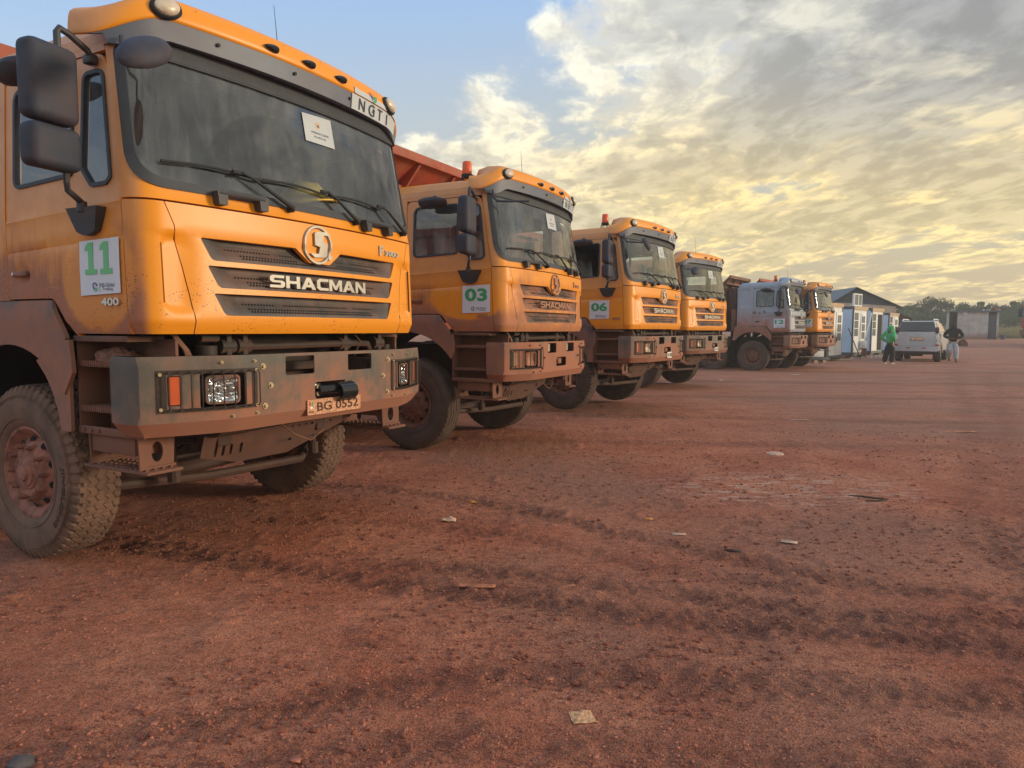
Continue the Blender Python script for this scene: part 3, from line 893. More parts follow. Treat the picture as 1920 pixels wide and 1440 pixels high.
def b_plate(txt, w, h, cx, cz):
    def f():
        m = MB(); P = bplan(1.26); o = rect(cx - w / 2, cz - h / 2, cx + w / 2, cz + h / 2, .008)
        fm = lambda s, z, q: P(s, max(z, .952), q + (.0)) if False else (s, -.07 + q, z)
        m.sheet(o, lambda s, z, q: fm(s, z, q - .010), (), .004, .2, mi=0)
        m.sheet(o, lambda s, z, q: fm(s, z, q - .0125), [inset(o, .004)[::-1]], .003, .3, mi=0)
        put_text(m, txt, cx + w * .06, cz, w * .78, h * .60, fm, .001, .012, 1, off=-.0112)
        if w > .4:
            m.sheet(rect(cx - w * .47, cz + h * .12, cx - w * .44, cz + h * .34), lambda s, z, q: fm(s, z, q - .0112), (), 0, .1, mi=2)
            m.sheet(rect(cx - w * .425, cz + h * .08, cx - w * .40, cz + h * .36), lambda s, z, q: fm(s, z, q - .0112), (), 0, .1, mi=3)
            m.sheet(rect(cx - w * .45, cz - h * .10, cx - w * .41, cz + h * .05), lambda s, z, q: fm(s, z, q - .0112), (), 0, .1, mi=4)
            put_text(m, 'RGF', cx - w * .43, cz - h * .30, w * .08, h * .14, fm, .001, 0, 1, off=-.0112)
        return m
    return f
def b_hook():
    m = MB()
    m.box((-.115, -.045, 1.062), (.06, .02, .095), .008); m.box((.12, -.045, 1.075), (.05, .02, .07), .008)
    m.tube([(-.12, -.055, 1.062), (-.05, -.065, 1.064), (.04, -.075, 1.064)], .03, 10, rr=[.036, .030, .030])
    def fm(u, v):
        a = pi * .5 + pi * (u); x = -.005 + .135 * v * 1.0
        y = -.13 + .065 * sin(a) * 1.0; z = 1.045 - .060 * cos(a + pi / 2) * -1 * 1.0
        return (.02 + x, -.10 - .055 * sin(pi * u), 1.045 + .062 * cos(pi * u))
    for off in (0, .010):
        m.quadgrid(14, 6, lambda u, v, o=off: (.02 + .15 * v, -.075 - (.075 - o) * sin(pi * u) - .02 * (1 if u in (0, 1) else 0), 1.045 + (.064 - o) * cos(pi * u)))
    m.box((.165, -.10, 1.045), (.010, .05, .11), .003); m.box((.10, -.09, 1.045), (.014, .03, .11), .003)
    for x, z in ((-.125, 1.085), (-.125, 1.040), (.135, 1.098)): m.cyl((x, -.05, z), (x, -.068, z), .013, 10, mi=1)
    return m
def b_tow_block():
    m = MB(); m.box((.02, .02, 1.065), (.20, .08, .075), .012); m.box((.0, .0, 1.065), (.10, .10, .05), .01); return m
def b_holelamps():
    m = MB()
    for x in (-.28, .28): m.box((x, .02, 1.235), (.17, .05, .10), .012)
    return m

# ---- wheels
def b_tyre(lug):
    def f():
        NT = 54; per = 8 if lug else 4; n = NT * per; wd = .155
        prof = [(.285, -.118), (.295, -.130), (.33, -.146), (.40, -.157), (.46, -.156), (.505, -.146), (.530, -.136)]
        tread = [-.126 + .007 * i for i in range(19)]
        xs = tread + [-t for t in tread[:-1][::-1]]
        full = [(r, h, 0) for r, h in prof] + [(.552 - .006 * (abs(x) / .126) ** 3, x, 1) for x in xs] + [(r, -h, 0) for r, h in prof[::-1]]
        m = MB(); vs = []
        for r0, x, tr in full:
            for k in range(n):
                a = 2 * pi * k / n; r = r0; xx = x; ph = (k % per) / per
                if tr:
                    zz = abs(((k / per) % 1) * 2 - 1)
                    for g in (-.084, -.028, .028, .084):
                        gc = g + ((zz - .5) * .030 if lug else 0)
                        if abs(x - gc) < .0042: r -= .012
                    if abs(x) > .105 and ph < .34: r -= .018 if lug else .008
                    elif abs(x) < .1 and lug and abs(ph - (.0 if int((x + .2) / .056) % 2 else .5)) < .07: r -= .005
                elif lug and .49 < r0 < .54 and ph < .34:
                    xx = x * .93
                elif (not lug) and r0 > .50 and ph < .3: xx = x * .985
                vs.append((xx, r * cos(a), r * sin(a)))
        N = len(full); fs = [(i * n + k, i * n + (k + 1) % n, (i + 1) * n + (k + 1) % n, (i + 1) * n + k) for i in range(N - 1) for k in range(n)]
        m.add(vs, fs)
        # raised rings and maker's lettering on both walls
        for sg in (-1, 1):
            for R0 in (.345, .475, .488):
                m.lathe([(R0 - .003, 0), (R0, .003), (R0 + .003, 0)], lambda x, y, z, R0=R0: (sg * (.1575 - abs(R0 - .425) * .07 + z), x, y), 72)
        if lug:
            V_, F_ = text2d('JINGLONG', 1.0, .03, .5)
            Wd = V_[:, 0].max() - V_[:, 0].min()
            for rot in (radians(-62), radians(118)):
                vs = []
                for p in V_:
                    rr = .425 + p[1] * .040; a = rot + (p[0] / Wd) * .95
                    vs.append((-.157 - .003 * (p[2] + .5), rr * sin(a), -rr * cos(a)))
                m.add(vs, F_, 1)
        return m
    return f
def b_rim(mud):
    def f():
        m = MB()
        # outward side is -x ; steered-axle disc bulges outwards
        def prof(r):
            if r > .262: return -.118 - .012 * sst(.262, .275, r)
            if r > .225: return -.118 + (.262 - r) / .037 * .050
            if r > .15: return -.068 - (.225 - r) / .075 * .062
            if r > .085: return -.130 - .004
            return -.134
        n = 60; rad = [.292, .284, .276, .264, .25, .236, .222, .205, .188, .17, .15, .135, .12, .10, .085]
        vs = []; 
        for r in rad:
            for k in range(n):
                a = 2 * pi * k / n; x = prof(r); rr = r
                if mud and r < .262: x -= .018 * max(0, pnoise(Vector((r * 22 * cos(a), r * 22 * sin(a), 3.3)))) + .006 * pnoise(Vector((r * 60 * cos(a), r * 60 * sin(a), 1)))
                vs.append((x, rr * cos(a), rr * sin(a)))
        fs = [(i * n + k, i * n + (k + 1) % n, (i + 1) * n + (k + 1) % n, (i + 1) * n + k) for i in range(len(rad) - 1) for k in range(n)]
        m.add(vs, fs, 0)
        m.add([(-.118 - .004, .285 * cos(2 * pi * k / n), .285 * sin(2 * pi * k / n)) for k in range(n)] + [(-.10, .30 * cos(2 * pi * k / n), .30 * sin(2 * pi * k / n)) for k in range(n)], [(k, (k + 1) % n, n + (k + 1) % n, n + k) for k in range(n)], 0)
        # hub
        m.lathe([(.112, .10), (.108, .138), (.098, .146), (.088, .146), (.082, .156), (.05, .160), (.045, .172), (.03, .176), (0, .176)], lambda x, y, z: (-z, x, y), 28, 0)
        for k in range(10):
            a = 2 * pi * k / 10 + .2
            c = Vector((-.125, .1675 * cos(a) * 1.0, .1675 * sin(a)))
            m.cyl(c + Vector((.02, 0, 0)), c - Vector((.030, 0, 0)), .0175, 6, 0, .014)
            m.cyl(c - Vector((.028, 0, 0)), c - Vector((.046, 0, 0)), .010, 8, 0)
            # hand holes
            a2 = a + pi / 10
            if k % 1 == 0:
                cc = (prof(.213) - .004, .213 * cos(a2), .213 * sin(a2))
                vs = []
                for q in range(12):
                    b = 2 * pi * q / 12; rr = .213 + .017 * cos(b); aa = a2 + .024 / .213 * sin(b)
                    vs.append((prof(rr) - .006 - (.012 if mud else 0), rr * cos(aa), rr * sin(aa)))
                m.add(vs, [tuple(range(12))], 1)
        # inner side: brake drum
        m.lathe([(.262, -.11), (.262, .13), (.23, .135), (.215, .05), (.2, .16), (.05, .17), (.05, .2), (0, .2)], lambda x, y, z: (z, x, y), 32, 0)
        return m
    return f

# ---- mirrors, wipers, steps
def b_mirror(sg):
    def f():
        m = MB()
        m.box((sg * 1.455, .42, 2.680), (.265, .13, .385), .045, Matrix.Rotation(-sg * radians(8), 3, 'Z'), 0, 4)
        m.box((sg * 1.455, .42, 2.365), (.265, .13, .215), .04, Matrix.Rotation(-sg * radians(8), 3, 'Z'), 0, 4)
        return m
    return f
def b_mirror_arm(sg):
    def f():
        m = MB()
        m.tube([(sg * 1.18, .50, 2.90), (sg * 1.22, .47, 2.925), (sg * 1.33, .44, 2.965), (sg * 1.385, .43, 2.975), (sg * 1.40, .425, 2.95), (sg * 1.40, .425, 2.84)], .017, 8)
        m.box((sg * 1.19, .50, 2.895), (.05, .07, .05), .01); return m
    return f
def b_mirror_foot(sg):
    def f():
        m = MB(); m.tube([(sg * 1.375, .44, 2.29), (sg * 1.375, .44, 2.21), (sg * 1.36, .46, 2.175), (sg * 1.25, .53, 2.135), (sg * 1.25, .53, 2.10)], .016, 8)
        m.cyl((sg * 1.25, .53, 2.14), (sg * 1.25, .53, 2.085), .026, 12)
        vs = []
        for x in (sg * 1.202, sg * 1.262):
            for y, z in ((.385, 2.108), (.665, 2.112), (.615, 1.985), (.56, 1.965), (.50, 1.965), (.445, 1.985)):
                vs.append((x if z > 2.05 else x - sg * (.0 if x == sg * 1.202 else .025), y, z))
        m.add(vs, [tuple(range(6)), tuple(range(6, 12))[::-1]] + [(i, (i + 1) % 6, 6 + (i + 1) % 6, 6 + i) for i in range(6)])
        return m
    return f
def b_kerb_mirror(sg):
    def f():
        m = MB(); vs = []; n = 14
        for u, ry, rz in ((.76, .01, .01), (.78, .045, .03), (.84, .075, .05), (.92, .085, .058), (1.02, .08, .055), (1.10, .06, .042), (1.13, .02, .012)):
            for k in range(n):
                a = 2 * pi * k / n; vs.append((sg * (1.33 + ry * cos(a) * 1.0), u, 2.865 + rz * sin(a) + .02 * cos(a)))
        m.add(vs, [(i * n + k, i * n + (k + 1) % n, (i + 1) * n + (k + 1) % n, (i + 1) * n + k) for i in range(6) for k in range(n)])
        m.tube([(sg * 1.17, .97, 2.93), (sg * 1.25, .97, 2.95), (sg * 1.31, .97, 2.92)], .014, 8)
        return m
    return f
def b_front_mirror(kind):
    def f():
        m = MB()
        if kind != 'arm':
            if kind == 'flat': c = Vector((-1.285, -.10, 2.79)); nrm = Vector((.30, .55, -.62)).normalized(); ax = Vector((.23, 0, .21)); a_, b_ = .165, .095
            else: c = Vector((-1.12, -.10, 2.80)); nrm = Vector((-.2, .8, -.45)).normalized(); ax = Vector((1, .2, .1)); a_, b_ = .125, .115
            ax = (ax - nrm * ax.dot(nrm)).normalized(); bx = nrm.cross(ax)
            vs = []; n = 24; pr = [(0, -.062), (.5, -.056), (.82, -.038), (.98, -.012), (1, .008), (.95, .018)]
            for r, h in pr:
                for k in range(n):
                    a = 2 * pi * k / n; vs.append(c + ax * a_ * r * cos(a) + bx * b_ * r * sin(a) + nrm * h)
            m.add(vs, [(i * n + k, i * n + (k + 1) % n, (i + 1) * n + (k + 1) % n, (i + 1) * n + k) for i in range(5) for k in range(n)], 0)
            m.add([c + ax * a_ * .95 * cos(2 * pi * k / n) + bx * b_ * .95 * sin(2 * pi * k / n) + nrm * .018 for k in range(n)], [tuple(range(n))], 1)
            end = c - nrm * .05
        else: end = Vector((-.93, -.06, 2.87))
        m.tube([(-1.16, .27, 2.985), (-1.165, .255, 2.90), (-1.16, .22, 2.86), (-1.12, .16, 2.855), end], .012, 8, 0)
        return m
    return f
def b_wiper(x0, x1, x2, x3):
    def f():
        m = MB()
        m.tube([W(x1 + .02, 2.372, -.035), W((x1 + x2) / 2 * .5 + x1 * .5, 2.345, -.045), W(x2 - .05, 2.235, -.05), W(x2, 2.212, -.045)], .008, 6, rr=[.006, .009, .014, .018])
        m.box(W(x2, 2.208, -.02), (.035, .05, .035), .008)
        pts = []
        for i in range(9):
            t = i / 8; x = x0 + (x3 - x0) * t; pts.append(W(x, 2.355 + .020 * sin(pi * t) - .004 * t, -.018))
        m.tube(pts, .0075, 6)
        m.box(W(x1, 2.372, -.027), (.09, .018, .022), .005)
        return m
    return f
def b_grab(sg):
    def f():
        m = MB(); P = lambda a, z, w: W(sg * a, z, w)
        m.tube([P(.465, 2.224, -.055), P(.6, 2.226, -.058), P(.765, 2.224, -.055)], .013, 8)
        for a in (.475, .745):
            q = [P(a - .032, 2.236, -.066), P(a + .032, 2.236, -.066), P(a + .026, 2.160, -.06), P(a - .026, 2.160, -.06), P(a - .032, 2.236, .0), P(a + .032, 2.236, .0), P(a + .026, 2.160, .0), P(a - .026, 2.160, .0)]
            m.add(q, [(0, 1, 2, 3), (4, 7, 6, 5), (0, 4, 5, 1), (1, 5, 6, 2), (2, 6, 7, 3), (3, 7, 4, 0)])
        return m
    return f
def b_steps(sg):
    def f():
        m = MB(); X = sg
        for z, y0, y1 in ((1.272, .20, .79), (1.015, .20, .775)):
            m.b2((X * 1.165, y0, z - .022), (X * .97, y1, z + .0), .003, 0)
            n = 30
            for i in range(n):
                y = y0 + (y1 - y0) * (i + .5) / n; m.b2((X * 1.168, y - .005, z - .030), (X * 1.160, y + .005, z + .006), 0, 1)
        m.b2((X * .985, .16, .86), (X * .965, .80, 1.40), .004, 0)        # well behind the steps
        m.b2((X * 1.16, .785, .86), (X * .96, .80, 1.40), .003, 0)
        m.b2((X * 1.175, .30, 1.385), (X * .95, .80, 1.418), .004, 0)
        m.box((X * 1.06, .52, .80), (.16, .40, .10), .01, None, 0)
        m.b2((X * 1.15, .20, .655), (X * .93, .79, .672), .003, 1)         # hanging tread
        for i in range(12):
            for j in range(4): m.box((X * (1.12 - j * .05), .25 + i * .045, .676), (.018, .012, .010), .003, None, 1)
        for y in (.27, .72):
            out = rp([(.94, .672), (1.145, .672), (1.15, .86), (.93, .86)], .012)
            hole = [(1.04 + .036 * cos(2 * pi * k / 16), .77 + .058 * sin(2 * pi * k / 16)) for k in range(16)]
            m.sheet(out, lambda x, z, w, y=y: (X * x, y + w, z), [hole[::-1]], .012, .06, 1)
            m.cyl((X * 1.16, y, .862), (X * .92, y, .862), .011, 8, 1); m.cyl((X * 1.15, y, .682), (X * .93, y, .682), .010, 8, 1)
        m.b2((X * 1.165, .20, .855), (X * 1.15, .80, .90), .003, 0)
        for y in (.6, .67, .74): m.cyl((X * 1.166, y, .878), (X * 1.174, y, .878), .011, 8, 0)
        return m
    return f
def b_fender(sg, ext):
    def f():
        m = MB(); F = lambda y, z, w: (sg * (1.225 - w - .03 * sst(1.58, 1.625, z)), y, z)
        RR = .73 if ext else .79
        arc = [(1.40 + RR * cos(a), .63 + RR * sin(a)) for a in [radians(180 - 38 - (104) * i / 16) for i in range(17)]]   # front low to rear low
        top = rp([(.775, 1.395), (.945, 1.622), (2.02, 1.622), (2.10, 1.32)], [.02, .07, .05, .02], 6)
        poly = [(.70, 1.215), (.775, 1.395)] + top[3:-1] + [(2.12, 1.20)] + arc[::-1]
        poly = [(.735, 1.208), (.755, 1.395)] + top + [(2.13, 1.12)] + arc[::-1]
        pp = []
        for q in poly:
            if not pp or hypot(q[0] - pp[-1][0], q[1] - pp[-1][1]) > .004: pp.append(q)
        m.sheet(pp, F, (), .025, .07)
        # wheel-well liner behind it
        vs = []; n = 20
        for i in range(n + 1):
            a = radians(138 - 148 * i / n); 
            for x in (1.20, .55): vs.append((sg * x, 1.40 + .80 * cos(a), .63 + .80 * sin(a)))
        m.add(vs, [(i * 2, i * 2 + 1, i * 2 + 3, i * 2 + 2) for i in range(n)], 1)
        if ext:
            q = rp([(.775, 1.275), (.79, 1.24), (.79, .865), (.890, .865), (.915, .97), (.965, 1.09), (1.03, 1.18), (1.13, 1.275)], [.01, .01, .01, .01, .05, .05, .05, .01])
            m.sheet(q, lambda y, z, w: (sg * (1.212 - w), y, z), (), .02, .06)
        # rear mud flap
        m.b2((sg * 1.2, 2.15, .42), (sg * .62, 2.165, 1.45), .003, 1)
        return m
    return f
def b_under():
    m = MB()
    # chassis rails, cross members
    for sx in (-1, 1):
        m.b2((sx * .43, .25, .86), (sx * .36, 7.6, 1.12), .01); m.b2((sx * .62, .06, .93), (sx * .50, .35, 1.25), .01)
        for i in range(9):   # leaf spring
            L = 1.45 - i * .13; z = .64 + (8 - i) * -.014 + .13
            m.tube([(sx * .44, 1.40 - L / 2, z + .05 - i * .0), (sx * .44, 1.40 - L / 4, z + .01), (sx * .44, 1.4, z), (sx * .44, 1.4 + L / 4, z + .01), (sx * .44, 1.4 + L / 2, z + .05)], .012, 6)
        m.cyl((sx * .62, .72, .50), (sx * .62, .72, 1.1), .022, 8); m.cyl((sx * .62, .72, .47), (sx * .62, .72, .56), .04, 10)
        m.b2((sx * .50, .44, .70), (sx * .38, .66, .95), .015)
        m.tube([(sx * .92, 1.52, .46), (sx * .55, 1.58, .44), (0, 1.6, .44)], .025, 8)
    m.tube([(-.92, 1.40, .58), (-.70, 1.40, .56), (-.5, 1.40, .42), (0, 1.40, .40), (.5, 1.40, .42), (.70, 1.40, .56), (.92, 1.40, .58)], .06, 10)
    m.tube([(-.95, .95, .47), (-.3, .80, .445), (.5, .74, .44), (.75, .9, .5)], .032, 8)
    m.b2((-.40, .50, .62), (.40, .62, .80), .02)
    m.b2((-.36, 1.1, .72), (.36, 2.6, 1.25), .05)      # engine and sump
    m.cyl((-.55, .42, .86), (-.30, .42, .86), .09, 14)
    return m
def b_front_under():
    m = MB()
    m.tube([(-.62, .20, 1.33), (-.52, .19, 1.350), (-.2, .18, 1.352), (.55, .18, 1.356), (.66, .19, 1.35), (.72, .22, 1.31), (.74, .26, 1.24)], .024, 12)
    for x in (-.62, -.50, .40, .78):
        m.b2((x - .02, .16, 1.22), (x + .02, .28, 1.45), .008); m.cyl((x - .05, .20, 1.355), (x + .05, .20, 1.355), .046, 14)
    m.cyl((-.74, .22, 1.24), (-.74, .22, 1.36), .062, 16); m.cyl((-.80, .20, 1.41), (-.68, .20, 1.41), .03, 10)
    m.cyl((.93, .24, 1.22), (.93, .24, 1.34), .045, 12)
    m.b2((-.95, .26, 1.18), (.95, .30, 1.24), .01)
    return m
def b_bay():
    m = MB(); m.b2((-.98, .50, .95), (.98, .54, 1.60), .0); m.b2((-.98, .54, 1.40), (.98, 1.9, 1.44), 0); return m  # added dark sheets standing in for the shade behind the bumper
def b_radiator():
    m = MB(); m.b2((-.46, .40, .95), (.46, .46, 1.60), .01)
    for i in range(40): z = .97 + i * .015; m.b2((-.44, .392, z), (.44, .399, z + .006))
    return m
def b_cable(k):
    def f():
        m = MB()
        if k == 0:
            for i, x in enumerate((-.98, -.972, -.964, -.956)): m.tube([(x, .22, 1.46), (x + .01, .18, 1.40), (x + .05, .16, 1.34), (x + .075 + i * .006, .16, 1.26)], .007, 6)
        elif k == 1: m.tube([(.50, .2, 1.45), (.54, .15, 1.37), (.53, .2, 1.26)], .006, 6)
        else: m.tube([(-.30, .10, .86), (-.22, .06, .78), (-.08, .05, .72), (.06, .07, .78), (.14, .12, .86)], .005, 6)
        return m
    return f
def b_skid():
    m = MB()
    q = [(-.62, .50, .78), (-.30, .46, .73), (.70, .46, .73), (.78, .50, .80), (.78, .50, .64), (.0, .56, .55), (-.30, .56, .57), (-.62, .54, .66)]
    ctr = [(-.60, .64), (-.30, .565), (.15, .565), (.66, .73), (.66, .80), (-.30, .77), (-.60, .78)]
    holes = []
    for x in (-.50, -.44, -.38, -.30): holes.append(rect(x, .63, x + .022, .70, .008)[::-1])
    for x in (.02, .30): holes.append(rect(x, .655, x + .14, .672, .006)[::-1])
    for k in range(8): holes.append(rect(.06 + k * .065, .755, .09 + k * .065, .768, .003)[::-1])
    m.sheet(ctr, lambda x, z, w: (x, .44 + w + (.78 - z) * .35, z), holes, .008, .08)
    return m

# ---- cab interior
def b_dash():
    m = MB()
    m.quadgrid(14, 6, lambda u, v: ((u * 2 - 1) * 1.12, .16 + .10 * (u * 2 - 1) ** 2 + v * .36, 2.235 - .02 * v - .05 * v * v), 0)
    m.b2((-1.12, .40, 1.75), (1.12, .58, 2.17), .04, 0)
    return m
def b_wheel_st():
    m = MB(); c = Vector((.58, .66, 2.20)); n = Vector((0, .75, .66)).normalized(); a1 = Vector((1, 0, 0)); a2 = n.cross(a1)
    pts = [c + a1 * .23 * cos(2 * pi * k / 28) + a2 * .23 * sin(2 * pi * k / 28) for k in range(29)]
    m.tube(pts, .014, 8, cap=False); m.cyl(c - n * .30, c, .03, 10); m.cyl(c - n * .02, c + n * .02, .06, 14)
    for a in (0, pi, 1.5 * pi): m.tube([c, c + (a1 * cos(a) + a2 * sin(a)) * .22], .010, 6)
    return m
def b_seat(x):
    def f():
        m = MB(); m.box((x, 1.02, 1.98), (.50, .50, .14), .05, None, 0, 3)
        m.box((x, 1.32, 2.33), (.50, .14, .66), .05, Matrix.Rotation(radians(-8), 3, 'X'), 0, 3)
        m.box((x, 1.37, 2.72), (.28, .10, .18), .04, None, 0, 3); m.b2((x - .16, .85, 1.68), (x + .16, 1.2, 1.92), .02)
        return m
    return f
def b_inner_mirror():
    m = MB(); m.tube([W(-1.0, 2.93, .04), W(-1.01, 2.80, .05), W(-.99, 2.64, .06)], .006, 6)
    c = Vector(W(-.985, 2.54, .07)); m.sph(c, (.035, .018, .10), 12, 8); return m

# ---- stickers and badges
def b_sticker(txt, slab, y0=.285, y1=.645, z0=1.645, z1=1.945):
    def f():
        m = MB(); F0 = SD(-1); F = lambda y, z, w: F0(y, z, w - (.0065 if z < 2 else 0))
        wob = lambda y, z: .0012 * sin(y * 90) * sin(z * 23 + 1)
        m.sheet([(y0, z0 + .004), (y1, z0 - .006), (y1 - .004, z1 - .008), (y0, z1)], lambda y, z, w: F(y, z, w - .003 + wob(y, z)), (), .002, .03, mi=0)
        U = lambda u, v, w: F(y1 - u * (y1 - y0), z0 + v * (z1 - z0), w - .0055)
        if slab:
            for u0 in (.15, .53):
                one = [(0, 0), (.30, 0), (.30, .095), (.215, .095), (.215, .58), (.10, .58), (.02, .52), (.0, .43), (.09, .45), (.09, .095), (0, .095)]
                m.sheet([(u0 + a, .36 + b) for a, b in one], U, (), 0, .5, mi=1)
        else:
            V_, F_ = text2d(txt, 1.0, .035)
            Wd = V_[:, 0].max() - V_[:, 0].min()
            m.add([U(.5 + p[0] / Wd * .80, .64 + p[1] * .46, -.0005) for p in V_], F_, 1)
        logo_sheet(m, lambda a, b, w: U(a, b, w), .38, .13, .15, (2, 1))
        m.sheet(rect(.50, .04, .508, .21), U, (), 0, .5, mi=3)
        for line, v, wd in (('NS-Global', .165, .34), ('Trading', .085, .26)):
            V_, F_ = text2d(line, 1.0, 0); Wd = V_[:, 0].max() - V_[:, 0].min()
            m.add([U(.70 + p[0] / Wd * wd, v + p[1] * .07, -.0005) for p in V_], F_, 3)
        return m
    return f
def b_badge400():
    m = MB(); F0 = SD(-1); F = lambda u, z, w: F0(-u, z, w - .006)
    put_text(m, '400', -.375, 1.603, .155, .042, F, .006, .02, 0); return m
def b_logo():
    m = MB(); c = (-.028, 2.008)
    n = 40
    vs = []
    for k in range(n):
        a = 2 * pi * k / n
        for r, d in ((.128, -.004), (.124, -.016), (.112, -.016), (.106, -.004)): vs.append(W(c[0] + r * cos(a), c[1] + r * sin(a), d))
    m.add(vs, [(k * 4 + j, ((k + 1) % n) * 4 + j, ((k + 1) % n) * 4 + (j + 1) % 4, k * 4 + (j + 1) % 4) for k in range(n) for j in range(4)])
    Sp = [(-.046, 2.090), (.075, 2.101), (.093, 2.080), (.043, 2.077), (.027, 2.027), (.064, 2.021), (.040, 1.936), (-.05, 1.936), (-.077, 1.952), (-.018, 1.957), (.003, 2.004), (-.048, 2.009)]
    Sp = [(-.062, 2.082), (-.045, 2.092), (.050, 2.100), (.090, 2.078), (.018, 2.076), (.012, 2.030), (.052, 2.022), (.052, 1.945), (.035, 1.932), (-.060, 1.926), (-.095, 1.950), (-.022, 1.952), (-.018, 1.996), (-.062, 2.004)]
    m.sheet(Sp[::-1], lambda s, z, w: W(s, z, w - .018), (), .014, .5)
    m.cyl(W(.078, 1.935, -.0), W(.078, 1.935, -.02), .018, 12); return m
def b_name():
    m = MB(); x = -.431; h = .076; z0 = 1.714
    G = {'S': (.112, [(0, 0), (.84, 0), (1, .14), (1, .44), (.84, .58), (.28, .60), (.28, .78), (.97, .78), (.97, 1), (.16, 1), (0, .86), (0, .56), (.16, .42), (.72, .40), (.72, .22), (0, .22)]),
     'H': (.112, [(0, 0), (.25, 0), (.25, .39), (.75, .39), (.75, 0), (1, 0), (1, 1), (.75, 1), (.75, .61), (.25, .61), (.25, 1), (0, 1)]),
     'A': (.126, [(0, 0), (.25, 0), (.33, .19), (.67, .19), (.75, 0), (1, 0), (.63, 1), (.37, 1)]),
     'C': (.106, [(.22, 0), (1, 0), (1, .23), (.36, .23), (.27, .32), (.27, .68), (.36, .77), (1, .77), (1, 1), (.22, 1), (0, .82), (0, .18)]),
     'M': (.126, [(0, 0), (.21, 0), (.21, .60), (.42, .12), (.58, .12), (.79, .60), (.79, 0), (1, 0), (1, 1), (.76, 1), (.50, .42), (.24, 1), (0, 1)]),
     'N': (.112, [(0, 0), (.23, 0), (.23, .62), (.74, 0), (1, 0), (1, 1), (.77, 1), (.77, .38), (.26, 1), (0, 1)])}
    for ch in 'SHACMAN':
        wd, pl = G[ch]; q = [(x + a * wd, z0 + b * h) for a, b in pl]
        hl = [[(x + a * wd, z0 + b * h) for a, b in ((.42, .40), (.50, .68), (.58, .40))]] if ch == 'A' else ()
        m.sheet(q, lambda s, z, w: W(s, z, w - .014), hl, .014, .5); x += wd + (.0075 if ch in 'CM' else .0105)
    return m
def b_model():
    m = MB(); f = lambda s, z, w: W(s, z, w)
    put_text(m, 'F', .665, 2.040, .055, .072, f, .008, .03, 0); put_text(m, '3000', .805, 2.030, .19, .040, f, .008, .03, 0); return m
def b_notice():
    m = MB()
    q = [(.005, 2.705), (.292, 2.707), (.290, 2.905), (.004, 2.890)]
    m.sheet(q, lambda s, z, w: W(s, z, w - .001), (), .001, .06, mi=0)
    f = lambda s, z, w: W(s, z, w - .002)
    ring = lambda r, cz: [(.145 + r * cos(2 * pi * k / 16), cz + r * .85 * sin(2 * pi * k / 16)) for k in range(16)]
    m.sheet(ring(.024, 2.832), f, [ring(.015, 2.832)[::-1]], 0, .5, mi=1)
    m.sheet([(.128, 2.818), (.162, 2.818), (.145, 2.842)], f, (), 0, .5, mi=2)
    put_text(m, 'AMBIANCE BRVR', .155, 2.778, .175, .015, f, 0, 0, 3, off=0); put_text(m, 'BG-0552-02', .150, 2.750, .115, .014, f, 0, 0, 3, off=0)
    return m
def b_docsheet():
    m = MB(); m.sheet([(-.78, 2.29), (-.57, 2.29), (-.57, 2.53), (-.78, 2.53)], lambda s, z, w: W(s, z, w + .012), (), .001, .2, mi=0)
    for i in range(9): m.sheet(rect(-.75, 2.34 + i * .019, -.66 + .06 * ((i * 7) % 3) / 2, 2.345 + i * .019), lambda s, z, w: W(s, z, w + .0085), (), 0, .5, mi=1)
    return m
def b_handwriting(k):
    m = MB(); F = lambda y, z, w: SD(-1)(y, z, w - .004)
    def stroke(pts, r=.007): m.tube([F(y, z, 0) for y, z in pts], r, 6)
    if k == 0: stroke([(1.36 + .05 * cos(a), 2.10 + .028 * sin(a)) for a in [2 * pi * k / 12 for k in range(13)]], .009)
    if k == 1: stroke([(1.17, 2.15), (1.17, 2.06)], .009); stroke([(1.17, 2.06), (1.17, 2.02)], .004)
    if k == 2: stroke([(1.06, 2.12), (1.02, 2.15), (.99, 2.13), (1.0, 2.10), (1.03, 2.10)], .009); stroke([(.995, 2.12), (.975, 2.06)], .009)
    return m
def b_beacon():
    m = MB(); 
    for dx, dy in ((-.06, 0), (.06, 0), (0, -.06), (0, .06)): m.tube([(-.955 + dx * 1.4, .72 + dy * 1.4, 3.12), (-.955 + dx * 1.2, .72 + dy * 1.2, 3.19), (-.955 + dx, .72 + dy, 3.20)], .008, 6, 1)
    m.cyl((-.955, .72, 3.19), (-.955, .72, 3.228), .064, 18, 1); m.lathe([(.054, 3.225), (.056, 3.24), (.052, 3.36), (.046, 3.372), (0, 3.376)], lambda x, y, z: (-.955 + x, .72 + y, z), 20, 0)
    return m
def b_antenna():
    m = MB(); m.tube([(.235, .60, 3.12), (.225, .60, 3.45), (.205, .61, 3.74)], .003, 6, rr=[.004, .003, .0015]); m.cyl((.235, .60, 3.11), (.235, .60, 3.17), .012, 8); return m
def b_exhaust():
    m = MB(); m.b2((-1.13, 2.03, 2.24), (-1.11, 2.25, 2.97), .003, 0); m.b2((-1.08, 2.05, 1.2), (-.86, 2.24, 3.0), .05, 1)
    for i in range(20):
        for j in range(5): m.box((-1.132, 2.055 + j * .042 + (i % 2) * .015, 2.28 + i * .034), (.004, .018, .012), 0, None, 1)
    return m
